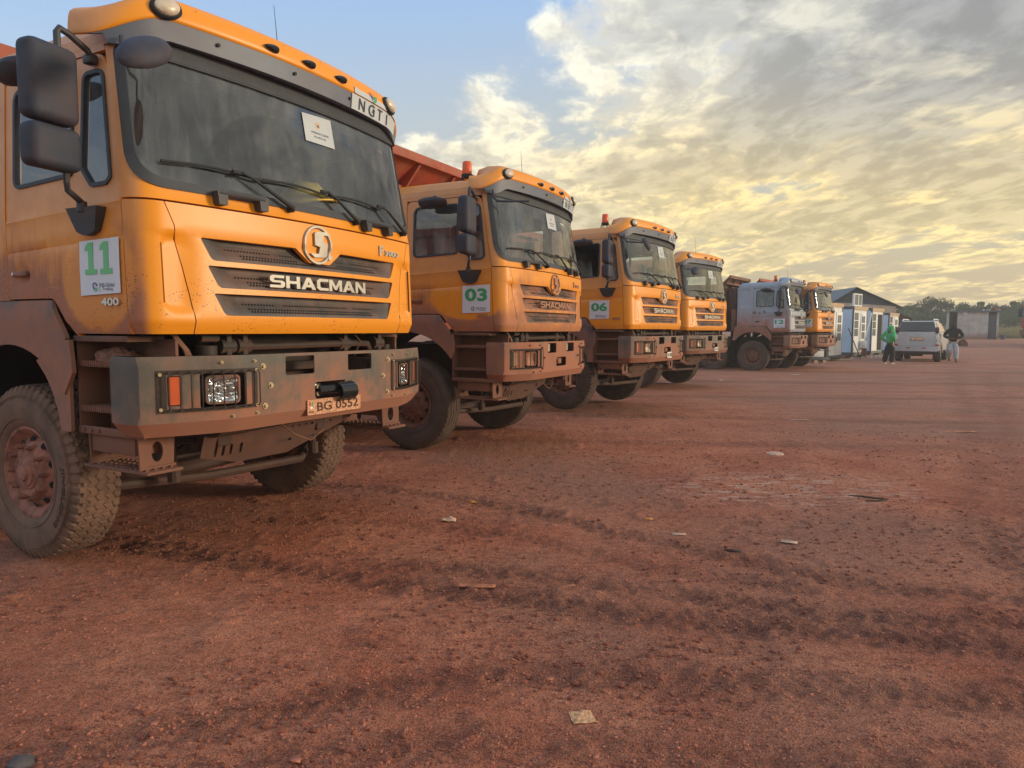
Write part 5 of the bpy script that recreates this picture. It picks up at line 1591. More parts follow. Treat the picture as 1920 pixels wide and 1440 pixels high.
o = obj('round_lid', mb, 'wrapper'); o.location = (3.09, 8.18, gz(3.09, 8.18)); o.rotation_euler = (radians(3), 0, 0); tag(o, 'round off-white lid lying flat beyond the pale dried patch', 'lid')
mb = MB(); mb.tube([(-.17, .02, .035), (-.06, .0, .030), (.05, -.01, .018), (.15, -.03, .012)], .007, 7, rr=[.004, .008, .009, .005]); mb.tube([(.15, -.03, .012), (.04, -.06, .008), (-.06, -.07, .01)], .006, 6)
o = obj('forked_stick', mb, 'twig'); o.location = (3.09, 5.99, gz(3.09, 5.99)); tag(o, 'dark forked stick at the right edge of the pale dried patch', 'stick')
mb = MB(); vs, fs = ico(40, .45); mb.add(vs * .055, fs); o = obj('dark_stone', mb, 'oil_stone'); o.location = (-1.66, 2.28, gz(-1.66, 2.28)); tag(o, 'dark grey stone at the bottom left corner', 'stone')
for i, (x, y, r_, l) in enumerate([(-.73, 2.29, .020, 'flat tan stone at the bottom edge left of the cardboard'), (-1.33, 2.52, .016, 'small orange stone left of the foreground wheel marks'), (-1.15, 2.86, .018, 'pale stone half buried near the left foreground'), (.62, 3.4, .016, 'brown pebble right of the small narrow leaf'), (.16, 2.86, .017, 'flat round stone just behind the cardboard'), (3.85, 6.6, .03, 'brown stone right of the pale dried patch')]):
    mb = MB(); vs, fs = ico(60 + i, .45); mb.add(vs * r_ * 1.2, fs); o = obj('stone', mb, 'pebble' if i != 3 else 'clod'); o.location = (x, y, gz(x, y) + .003); tag(o, l, 'stone', 'single stones on the yard')

# rag on the top step of the nearest truck, helmets on the dashboards
t1 = TRO[0]
def on(t, p): return t.matrix_basis @ Vector(p)
for t in TRO: t.matrix_basis
bpy.context.view_layer.update()
mb = MB(); bm = bmesh.new(); bmesh.ops.create_icosphere(bm, subdivisions=4, radius=1)
for v in bm.verts:
    p = v.co.normalized(); k = 1 + .28 * pnoise(p * 2.2) + .16 * pnoise(p * 5.5) + .10 * abs(pnoise(Vector((p.x * 3, p.y * 3, p.z * 12))))
    v.co = Vector((p.x * .075 * k, p.y * .16 * k, max(-.012, p.z * .062 * k)))
bm.verts.index_update(); mb.add([v.co.copy() for v in bm.verts], [tuple(v.index for v in f.verts) for f in bm.faces]); bm.free()
o = obj('bundled_rag', mb, 'rag_cloth'); o.matrix_world = t1.matrix_world @ Matrix.Translation((-1.07, .56, 1.285)); tag(o, 'dusty bundled rag on the top step of the nearest truck', 'rag')
def helmet(t, p, m, label, rz=0, s=1.0):
    mb = MB()
    mb.lathe([(.135, -.0), (.132, .03), (.12, .075), (.095, .115), (.055, .138), (0, .145)], lambda x, y, z: (x * 1.0 * s, y * 1.15 * s, z * s), 28)
    mb.lathe([(.125, .0), (.165, -.006), (.168, .002), (.13, .012)], lambda x, y, z: (x * s, (y * 1.15 - .015) * s, z * s), 28)
    mb.tube([(0, -.15 * s, .03 * s), (0, -.10 * s, .115 * s), (0, 0, .152 * s), (0, .10 * s, .115 * s), (0, .15 * s, .03 * s)], .014 * s, 8)
    o = obj('hard_hat', mb, m); o.matrix_world = t.matrix_world @ Matrix.Translation(p) @ Matrix.Rotation(rz, 4, 'Z') @ Matrix.Rotation(radians(-12), 4, 'X')
    tag(o, label, 'hard hat', 'hard hats behind the windshields')
helmet(TRO[0], (.12, .27, 2.285), 'helmet_yellow', 'yellow hard hat behind the windshield of the nearest truck', .4, 1.2)
helmet(TRO[1], (.86, .33, 2.262), 'helmet_yellow', 'yellow hard hat behind the windshield of truck number 03', .9)
helmet(TRO[2], (.62, .32, 2.262), 'helmet_white', 'white hard hat behind the windshield of truck number 06', .3, 1.1)
helmet(TRO[3], (.62, .32, 2.262), 'helmet_yellow', 'yellow hard hat inside the dump truck that shows no number', .3)

# ================================================================== BACKGROUND
simple('panel_white', srgb(226, 228, 226), .6, 0, .06, 1.5, 0, 1, .10); simple('panel_blue', srgb(190, 208, 226), .6, 0, .08, 1.5)
simple('frame_grey', srgb(78, 84, 90), .6, 0, .12, 3); simple('frame_tan', srgb(186, 158, 122), .7, 0, .12, 4); simple('win_dark', srgb(96, 104, 108), .25, 0, .15, 2)
simple('roof_sheet', srgb(92, 98, 104), .55, .1, .15, 2); simple('gable_dark', srgb(72, 78, 84), .7, 0, .1, 2)
simple('brick_brown', srgb(120, 84, 66), .9, 0, .3, 6); simple('rubble_grey', srgb(168, 150, 136), .9, 0, .3, 4, .4, 20)
simple('wood_pole', srgb(84, 66, 56), .9, 0, .2); simple('bucket_blue', srgb(58, 62, 110), .6, 0, .1); simple('soil_dark', srgb(98, 58, 50), .95, 0, .3, 4, .5, 20)
def render_wall(name, c1, c2, base):
    m, g, b, out = mat(name); co = g.node('ShaderNodeTexCoord').outputs['Object']; z = g.sep(co)[2]
    n = g.noise(co, 1.3, 6, .65); n2 = g.noise(co, 7, 5, .6)
    c = g.mix(g.ss(n, .35, .65), c1, c2); c = g.mix(g.m('MULTIPLY', g.ss(n2, .5, .7), .3), c, tuple(v * .7 for v in c1))
    c = g.mix(g.m('MULTIPLY', g.ss(g.m('ADD', z, g.m('MULTIPLY', n2, -.8)), .35, -.35), .8), c, base)
    g.put(b.inputs['Base Color'], c); b.inputs['Roughness'].default_value = .92; g.put(b.inputs['Normal'], g.bump(n2, .4, .02)); return m
render_wall('concrete_wall', srgb(176, 170, 164), srgb(204, 200, 196), srgb(150, 100, 82)); render_wall('wall_tan', srgb(176, 156, 138), srgb(200, 184, 168), srgb(150, 104, 84))

def rowpt(px, Y): return ((px - 960) / 1320 * Y * 1.0, Y)
# white site cabins: origin at the near front corner, x along the front, y to the back
def cabin(px, Y, az, L, Dp, Hh, zb, label, door_open=False, wood=True):
    x, y = rowpt(px, Y)
    t = empty('site_cabin', (x, y, zb), radians(90 - az), label, 'cabin', 'white site cabins beside the yard')
    m = MB(); e = .08
    for a in (0, L - e):
        for b in (0, Dp - e): m.b2((a, b, 0), (a + e, b + e, Hh), .005)
    for z in (0, Hh - .14):
        m.b2((e, .0, z), (L - e, e, z + .14)); m.b2((e, Dp - e, z), (L - e, Dp, z + .14)); m.b2((0, e, z), (e, Dp - e, z + .14)); m.b2((L - e, e, z), (L, Dp - e, z + .14))
    obj('frame', m, 'frame_grey', t)
    m = MB(); m.b2((.02, e, .14), (.05, Dp - e, Hh - .14)); m.b2((L - .05, e, .14), (L - .02, Dp - e, Hh - .14)); obj('end_panel', m, 'panel_blue', t)
    m = MB(); m.b2((e, .02, .14), (L - e, .05, Hh - .14)); m.b2((e, Dp - .05, .14), (L - e, Dp - .02, Hh - .14)); m.b2((e, e, Hh - .10), (L - e, Dp - e, Hh - .02)); obj('front_panel', m, 'panel_white', t)
    if wood: m = MB(); m.b2((.0, -.03, Hh - .18), (L, -.002, Hh - .0)); obj('fascia', m, 'frame_tan', t)
    dx0, dx1 = L * .52, L * .52 + .78
    m = MB(); dz = 2.05
    m.b2((dx0, -.01, .16), (dx1, .018, .16 + dz), .006)
    d = obj('door', m, 'panel_white', t)
    if door_open: d.location = (dx1, 0, 0); d.rotation_euler = (0, 0, radians(-70)); d.data.transform(Matrix.Translation((-dx1, 0, 0)))
    m = MB()
    for i in range(2):
        for j in range(3): m.b2((dx0 + .14 + i * .26, -.016, .85 + j * .42), (dx0 + .36 + i * .26, -.011, .85 + j * .42 + .36))
    w = obj('door_panes', m, 'win_dark', d)
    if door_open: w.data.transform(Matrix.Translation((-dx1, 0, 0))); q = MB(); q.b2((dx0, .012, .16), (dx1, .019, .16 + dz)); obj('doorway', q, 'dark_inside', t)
    wx0, wx1 = L * .10, L * .36
    m = MB()
    for k in range(3): m.b2((wx0, .008, 1.0 + k * .42), (wx1, .019, 1.0 + k * .42 + .38))
    obj('window', m, 'win_dark', t)
    m = MB()
    for a in (.05, L - .35):
        for b in (.05, Dp - .4): m.b2((a, b, -zb - .05), (a + .3, b + .3, -.002), .01)
    obj('footing_block', m, 'brick_brown', t)
    return t
cabin(1552, 33.0, 44, 1.75, 2.2, 2.62, .12, 'white cabin nearest the trucks, half hidden behind truck number 07')
cabin(1597.5, 36.9, 44, 2.15, 2.2, 2.55, .16, 'white cabin with a pale blue end and a pole leaning on its front')
cabin(1632, 39.8, 44, 2.0, 2.2, 2.55, .16, 'white cabin with its door open and a cable hung at the lintel', True)
cabin(1664.5, 44.0, 44, 1.9, 2.2, 2.45, .1, 'white cabin farthest away, just left of the silver car')

def building_gable():
    x0, y0 = rowpt(1561, 47.0); t = empty('gabled_building', (x0, y0, .1), radians(-4), 'grey building with a dark gable roof behind the white cabins', 'building')
    L = 3.95; Hh = 2.95; Pk = 4.12; xp = 1.30
    m = MB(); m.sheet([(0, -.2), (L, -.2), (L, Hh), (0, Hh + .28)], lambda x, z, w: (x, w, z), [rect(3.35, .0, 3.85, 2.2)[::-1]], .2, 1.0); m.b2((L - .2, .2, -.2), (L, 9, Hh)); m.b2((0, .2, -.2), (.2, 9, Hh)); obj('wall', m, 'wall_tan', t)
    m = MB(); m.sheet([(-.15, Hh + .28), (L + .1, Hh), (xp, Pk)], lambda x, z, w: (x, -.03 + w, z), (), .05, 1.0); obj('gable', m, 'gable_dark', t)
    m = MB()
    for a, b in (((-.35, Hh + .15), (xp, Pk + .03)), ((xp, Pk + .03), (L + .35, Hh - .12))):
        n = 12
        for i in range(n):
            p = [a[0] + (b[0] - a[0]) * i / n, a[1] + (b[1] - a[1]) * i / n]; q = [a[0] + (b[0] - a[0]) * (i + 1) / n, a[1] + (b[1] - a[1]) * (i + 1) / n]
            m.add([(p[0], -.25, p[1]), (q[0], -.25, q[1]), (q[0], 9.2, q[1]), (p[0], 9.2, p[1]), (p[0], -.25, p[1] + .05), (q[0], -.25, q[1] + .05), (q[0], 9.2, q[1] + .05), (p[0], 9.2, p[1] + .05)], [(0, 1, 2, 3), (4, 7, 6, 5), (0, 4, 5, 1), (1, 5, 6, 2), (2, 6, 7, 3), (3, 7, 4, 0)])
    obj('roof', m, 'roof_sheet', t)
    m = MB(); m.b2((3.35, .08, -.1), (3.85, .14, 2.2), .01); d = obj('door', m, 'wood_pole', t)
    # lower lean-to roof to the right
    t2 = empty('lean_to', (x0 + 4.6, y0 + 1.2, .2), radians(-4), 'low lean-to roof of grey sheets behind the silver car', 'shelter')
    m = MB(); m.add([(0, 0, 2.55), (1.3, 0, 2.05), (1.3, 4, 2.05), (0, 4, 2.55), (0, 0, 2.60), (1.3, 0, 2.10), (1.3, 4, 2.10), (0, 4, 2.60)], [(0, 1, 2, 3), (4, 7, 6, 5), (0, 4, 5, 1), (1, 5, 6, 2), (2, 6, 7, 3), (3, 7, 4, 0)]); obj('roof', m, 'roof_sheet', t2)
    m = MB(); m.b2((0, .1, -.2), (.08, .2, 2.54)); m.b2((1.15, .1, -.2), (1.23, .2, 2.1)); obj('post', m, 'wood_pole', t2)
    m = MB(); m.b2((.08, .3, -.2), (1.15, .35, 1.9)); obj('wall', m, 'gable_dark', t2)
building_gable()
def misc_bg():
    # window unit lying on top of a cabin
    x, y = rowpt(1597, 37.2); t = empty('window_unit', (x, y, 2.74), radians(90 - 44), 'white window unit standing on the roof of a cabin', 'window unit')
    m = MB()
    for a in (0, .62, 1.18): m.b2((a, 0, 0), (a + .07, .09, .66))
    m.b2((.07, 0, 0), (1.18, .09, .06)); m.b2((.07, 0, .60), (1.18, .09, .66)); obj('frame', m, 'panel_white', t)
    m = MB(); m.b2((.07, .03, .06), (.62, .05, .60)); m.b2((.69, .03, .06), (1.18, .05, .60)); obj('pane', m, 'win_dark', t)
    # leaning pole, pipe
    x, y = rowpt(1611, 36.0); m = MB(); m.tube([(0, 0, 0), (-.55, .25, 1.55)], .025, 6); o = obj('leaning_pole', m, 'wood_pole'); o.location = (x + .05, y, .02); tag(o, 'dark pole leaning against the front of the white cabin', 'pole')
    x, y = rowpt(1619, 37.6); m = MB(); m.tube([(0, 0, .7), (.10, 0, 1.3), (.30, .1, 1.9), (.42, .2, 2.35)], .035, 8); m.b2((-.16, -.1, .45), (.1, .1, .85), .02); o = obj('hanging_pipe', m, 'panel_white'); o.location = (x, y, .05); tag(o, 'pale bent pipe between two white cabins', 'pipe')
    m = MB(); m.b2((-.14, -.08, 0), (-.04, .0, .5)); m.b2((.0, -.08, 0), (.1, .0, .5)); m.b2((-.16, -.1, .44), (.12, .1, .5)); o = obj('pipe_stand', m, 'brick_brown'); o.location = (x, y, .0); tag(o, 'brown wooden stand under the bent pipe', 'stand')
    # box on a stand below the truck bumper
    x, y = rowpt(1521, 31.5); t = empty('water_tank', (x, y, 0), radians(10), 'white box on a dark stand beyond truck number 07', 'tank')
    m = MB(); m.b2((0, 0, .26), (.64, .5, .60), .03); obj('box', m, 'panel_white', t); m = MB(); m.b2((-.1, -.05, .12), (.85, .6, .25), .01); m.b2((.68, -.02, .25), (.80, .5, .75), .01); obj('stand', m, 'frame_grey', t)
    m = MB(); m.b2((.12, -.04, -.02), (.30, .14, .12)); m.b2((.55, -.04, -.02), (.72, .14, .12)); obj('block', m, 'frame_tan', t)
    # rubble and boards in front of the cabins
    rng = random.Random(4); mb = MB()
    for i in range(160):
        vs, fs = ico(100 + i % 9, .6); px = rng.uniform(1596, 1672); Y = rng.uniform(36.5, 43) ; x, y = rowpt(px, Y); r_ = rng.uniform(.03, .12)
        R = np.array(Matrix.Rotation(rng.uniform(0, 6), 3, 'Z')); mb.add(vs @ R.T * r_ + np.array([x, y, .02]), fs)
    o = obj('rubble', mb, 'rubble_grey'); tag(o, 'pale broken concrete strewn in front of the cabins', 'rubble', None, 'stuff')
    x, y = rowpt(1560, 33.8); m = MB(); m.b2((0, 0, 0), (1.1, .12, .04), .004); o = obj('wooden_plank', m, 'frame_tan'); o.location = (x, y, .02); o.rotation_euler = (0, 0, .2); tag(o, 'pale plank lying on the ground below the nearest cabin', 'plank')
    # soil heap
    bm = bmesh.new(); bmesh.ops.create_icosphere(bm, subdivisions=4, radius=1); x, y = rowpt(1803, 53)
    for v in bm.verts:
        p = v.co.copy(); k = 1 + .18 * pnoise(p * 3) + .07 * pnoise(p * 9); v.co = Vector((p.x * .34 * k, p.y * .34 * k, max(-.1, p.z) * .50 * k))
    me = D.meshes.new('soil_heap'); bm.to_mesh(me); bm.free(); o = obj('soil_heap', me, 'soil_dark'); o.location = (x, y, float(rise(y))); tag(o, 'small dark heap of soil right of the man in black', 'soil heap')
misc_bg()

def shed():
    Y = 65.0; x0, _ = rowpt(1771.5, Y); zb = float(rise(Y)); L = 4.78; Hh = 2.42
    t = empty('shed', (x0, Y, zb), radians(-29), 'low grey rendered shed with two dark doorways and stones on its roof', 'shed')
    t.scale = (.86, 1, 1); ca, sa = cos(radians(-29)), sin(radians(-29))
    RT = lambda a, b, z: (x0 + a * ca - b * sa, Y + a * sa + b * ca, zb + z)
    m = MB(); m.b2((.95, 0, -.3), (3.70, .15, Hh), .0); m.b2((.10, .02, -.3), (.22, .2, Hh)); m.b2((4.42, .02, -.3), (4.62, .2, Hh)); m.b2((.10, 2.6, -.3), (4.62, 2.75, Hh)); m.b2((.1, .2, -.3), (.22, 2.6, Hh)); m.b2((4.5, .2, -.3), (4.62, 2.6, Hh)); obj('wall', m, 'concrete_wall', t)
    m = MB(); m.b2((-.05, -.28, Hh), (4.85, 3.0, Hh + .10), .01); obj('roof', m, 'roof_sheet', t)
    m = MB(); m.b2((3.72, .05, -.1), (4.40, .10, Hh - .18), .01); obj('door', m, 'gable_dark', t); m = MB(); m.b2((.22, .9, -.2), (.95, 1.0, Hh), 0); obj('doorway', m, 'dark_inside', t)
    m = MB(); m.b2((1.42, -.12, Hh - .26), (1.82, -.0, Hh + .06), .02); o = obj('wall_lamp', m, 'paper_white', t)
    rng = random.Random(9)
    for i, (dx, r_, mm) in enumerate([(3.25, .11, 'paper_white'), (3.55, .10, 'paper_white'), (3.75, .10, 'paper_white'), (4.05, .20, 'brick_brown'), (4.3, .22, 'body_rust'), (4.62, .08, 'paper_white')]):
        vs, fs = ico(200 + i, .75); mb = MB(); mb.add(vs * r_, fs); o = obj('roof_stone', mb, mm); o.location = RT(dx * .86, -.05 + rng.uniform(0, .4), Hh + .12 + r_ * .5)
        tag(o, ['first white stone on the shed roof, left of the heap', 'white stone in the middle of the shed roof stones', 'white stone touching the brown stone on the shed roof', 'brown stone on the shed roof', 'big rusty red lump on the shed roof', 'white stone at the right end of the shed roof'][i], 'stone', 'stones weighing down the shed roof')
    m = MB(); m.lathe([(0, 0), (.16, 0), (.20, .36), (.19, .36), (.15, .02)], lambda x, y, z: (x, y, z), 16); o = obj('bucket', m, 'bucket_blue'); o.location = RT(4.3, -.2, -.02); tag(o, 'dark blue bucket at the right corner of the shed', 'bucket')
shed()

# ------------------------------------------------------------------ vegetation
def leaf_mat(name, c1, c2, trans=.25):
    m, g, b, out = mat(name); co = g.node('ShaderNodeTexCoord').outputs['Object']
    n = g.noise(co, 1.1, 4, .6); n2 = g.noise(co, 9, 3, .6)
    c = g.mix(g.ss(n, .35, .65), c1, c2); c = g.mix(g.m('MULTIPLY', g.ss(n2, .4, .7), .4), c, tuple(v * 1.6 for v in c2))
    g.put(b.inputs['Base Color'], c); b.inputs['Roughness'].default_value = .7; b.inputs['Specular IOR Level'].default_value = .2
    return m
leaf_mat('foliage_dark', (.030, .050, .022), (.062, .088, .036)); leaf_mat('foliage_olive', (.045, .060, .022), (.085, .100, .040)); leaf_mat('foliage_mid', (.034, .060, .026), (.070, .105, .040))
leaf_mat('grass_dry', (.30, .24, .11), (.42, .34, .17)); leaf_mat('grass_green', (.12, .14, .05), (.20, .21, .08)); simple('bark', srgb(92, 76, 62), .9, 0, .25)
def make_tree(seed, Hh, Wd, leafm, label, x, y, z):
    r = random.Random(seed); t = empty('tree', (x, y, z), r.uniform(0, 6), label, 'tree', 'trees beyond the shed')
    m = MB(); tips = []
    def branch(p, d, L, rad, lev):
        pts = [p]; q = Vector(p); dd = Vector(d)
        for i in range(4):
            dd = (dd + Vector((r.uniform(-.25, .25), r.uniform(-.25, .25), r.uniform(-.02, .2)))).normalized(); q = q + dd * L / 4; pts.append(q.copy())
        m.tube(pts, rad, 6, rr=[rad * (1 - .18 * i) for i in range(5)])
        if lev == 0: tips.append(q.copy()); return
        for k in range(r.choice((3, 4))):
            a = r.uniform(0, 6.28); nd = (dd * .5 + Vector((cos(a), sin(a), r.uniform(.0, .7))) * .9).normalized()
            branch(pts[r.choice((2, 3, 4))], nd, L * r.uniform(.6, .8), rad * .5, lev - 1)
        tips.append(q.copy())
    branch(Vector((0, 0, -.2)), (0, 0, 1), Hh * .42, Hh * .022, 2)
    obj('trunk', m, 'bark', t)
    hi = max(p.z for p in tips); sc = (Hh * .92) / hi; wx = max(max(abs(p.x), abs(p.y)) for p in tips)
    V_ = []; F_ = []; k = 0
    for p in tips:
        c0 = Vector((p.x / wx * Wd * .42, p.y / wx * Wd * .42, p.z * sc)); R = r.uniform(.5, 1.0) * Hh * .17
        for i in range(300):
            u = Vector((r.gauss(0, 1), r.gauss(0, 1), r.gauss(0, .62))); u = u.normalized() * R * r.uniform(.35, 1.05) ** .6
            c = c0 + u; s = r.uniform(.06, .15); n1 = Vector((r.gauss(0, 1), r.gauss(0, 1), r.gauss(0, 1))).normalized(); n2 = n1.orthogonal().normalized()
            V_ += [c - n1 * s, c + n2 * s * .6, c + n1 * s, c - n2 * s * .6]; F_.append((k, k + 1, k + 2, k + 3)); k += 4
    me = D.meshes.new('crown'); me.from_pydata([tuple(v) for v in V_], [], F_); obj('crown', me, leafm, t)
    return t
def copy_tree(t, loc, rz, sc, label):
    c = t.copy(); C.objects.link(c); c.location = loc; c.rotation_euler = (0, 0, rz); c.scale = sc; c['label'] = label
    for ch in [o for o in D.objects if o.parent == t]:
        d = ch.copy(); C.objects.link(d); d.parent = c
    return c
tz = lambda y: float(rise(y)) - .05
kinds = [(1, 4.6, 6.0, 'foliage_dark'), (2, 5.2, 6.5, 'foliage_mid'), (3, 4.2, 5.5, 'foliage_olive'), (4, 5.6, 5.6, 'foliage_dark')]
tree_spots = [(1656, 100, 0, .86, 'dark tree rising behind the lean-to roof'), (1684, 96, 1, .78, 'bushy green tree directly above the silver car'), (1708, 104, 2, 1.0, 'olive green tree above the right half of the silver car'),
  (1728, 94, 0, .80, 'dark low tree right of the silver car roof'), (1750, 100, 3, .92, 'tall dark tree with a pointed top left of the shed'), (1766, 92, 2, .72, 'small olive tree touching the left end of the shed'),
  (1790, 98, 1, .84, 'green tree above the left doorway of the shed'), (1812, 102, 0, 1.04, 'wide dark tree above the middle of the shed'), (1836, 96, 2, .88, 'olive tree above the right part of the shed'),
  (1858, 100, 3, .74, 'dark tree behind the stones on the shed roof'), (1880, 94, 1, .82, 'green tree just right of the shed'), (1899, 99, 0, .98, 'dark tree left of the red vehicle'), (1918, 93, 3, .95, 'tall tree at the right edge behind the red vehicle'),
  (1950, 98, 1, 1.0, 'tree beyond the right edge'), (1640, 108, 2, .9, 'olive tree mostly hidden behind the gable building')]
protos = {}
for i, (px, Y, k, s, lb) in enumerate(tree_spots):
    x, y = rowpt(px, Y); 
    if px > 1945: continue
    if k not in protos:
        sd_, h_, w_, lm = kinds[k]; t = make_tree(sd_, h_, w_, lm, lb, x, y, tz(y)); t.scale = (s, s, s); protos[k] = t
    else: copy_tree(protos[k], (x, y, tz(y)), i * 1.3, (s * 1.05, s, s * (.95 + .1 * (i % 3) / 2)), lb)
def scrub():
    r = random.Random(3)
    for nm, m_, y0, y1, px0, px1, h0, h1, N, label in (('undergrowth', 'foliage_dark', 84, 92, 1600, 2000, 1.6, 3.8, 36000, 'dense dark scrub under the far trees'),):
        V_ = []; F_ = []; k = 0
        for i in range(N):
            Y = r.uniform(y0, y1); px = r.uniform(px0, px1); x, y = rowpt(px, Y); top = h0 + (h1 - h0) * (.5 + .5 * pnoise(Vector((x * .35, y * .2, 0))))
            z = tz(y) + r.uniform(0, 1) ** .7 * top; s = r.uniform(.06, .15); n1 = Vector((r.gauss(0, 1), r.gauss(0, 1), r.gauss(0, 1))).normalized(); n2 = n1.orthogonal().normalized(); c = Vector((x, y, z))
            V_ += [c - n1 * s, c + n2 * s * .6, c + n1 * s, c - n2 * s * .6]; F_.append((k, k + 1, k + 2, k + 3)); k += 4
        me = D.meshes.new(nm); me.from_pydata([tuple(v) for v in V_], [], F_); o = obj(nm, me, m_); tag(o, label, 'scrub', None, 'stuff')
    for nm, m_, y0, y1, px0, px1, h, N, label in (('tall_grass', 'grass_dry', 71, 83, 1690, 1990, 1.35, 30000, 'tall dry yellow grass between the shed and the trees'), ('low_weeds', 'grass_green', 66.5, 71, 1740, 1990, .45, 9000, 'low green weeds at the edge of the yard')):
        V_ = []; F_ = []; k = 0
        for i in range(N):
            Y = r.uniform(y0, y1); px = r.uniform(px0, px1); x, y = rowpt(px, Y); z = tz(y); hh = h * r.uniform(.5, 1.1) * (.75 + .5 * pnoise(Vector((x * .8, y * .5, 2)))); a = r.uniform(0, 6.28); w = .018
            lx, ly = r.gauss(0, .16) * hh, r.gauss(0, .16) * hh; dx, dy = cos(a) * w, sin(a) * w
            V_ += [(x - dx, y - dy, z), (x + dx, y + dy, z), (x + lx * .4 + dx * .8, y + ly * .4 + dy * .8, z + hh * .6), (x + lx * .4 - dx * .8, y + ly * .4 - dy * .8, z + hh * .6), (x + lx, y + ly, z + hh)]
            F_ += [(k, k + 1, k + 2, k + 3), (k + 3, k + 2, k + 4)]; k += 5
        me = D.meshes.new(nm); me.from_pydata(V_, [], F_); o = obj(nm, me, m_); tag(o, label, 'grass', None, 'stuff')
scrub()
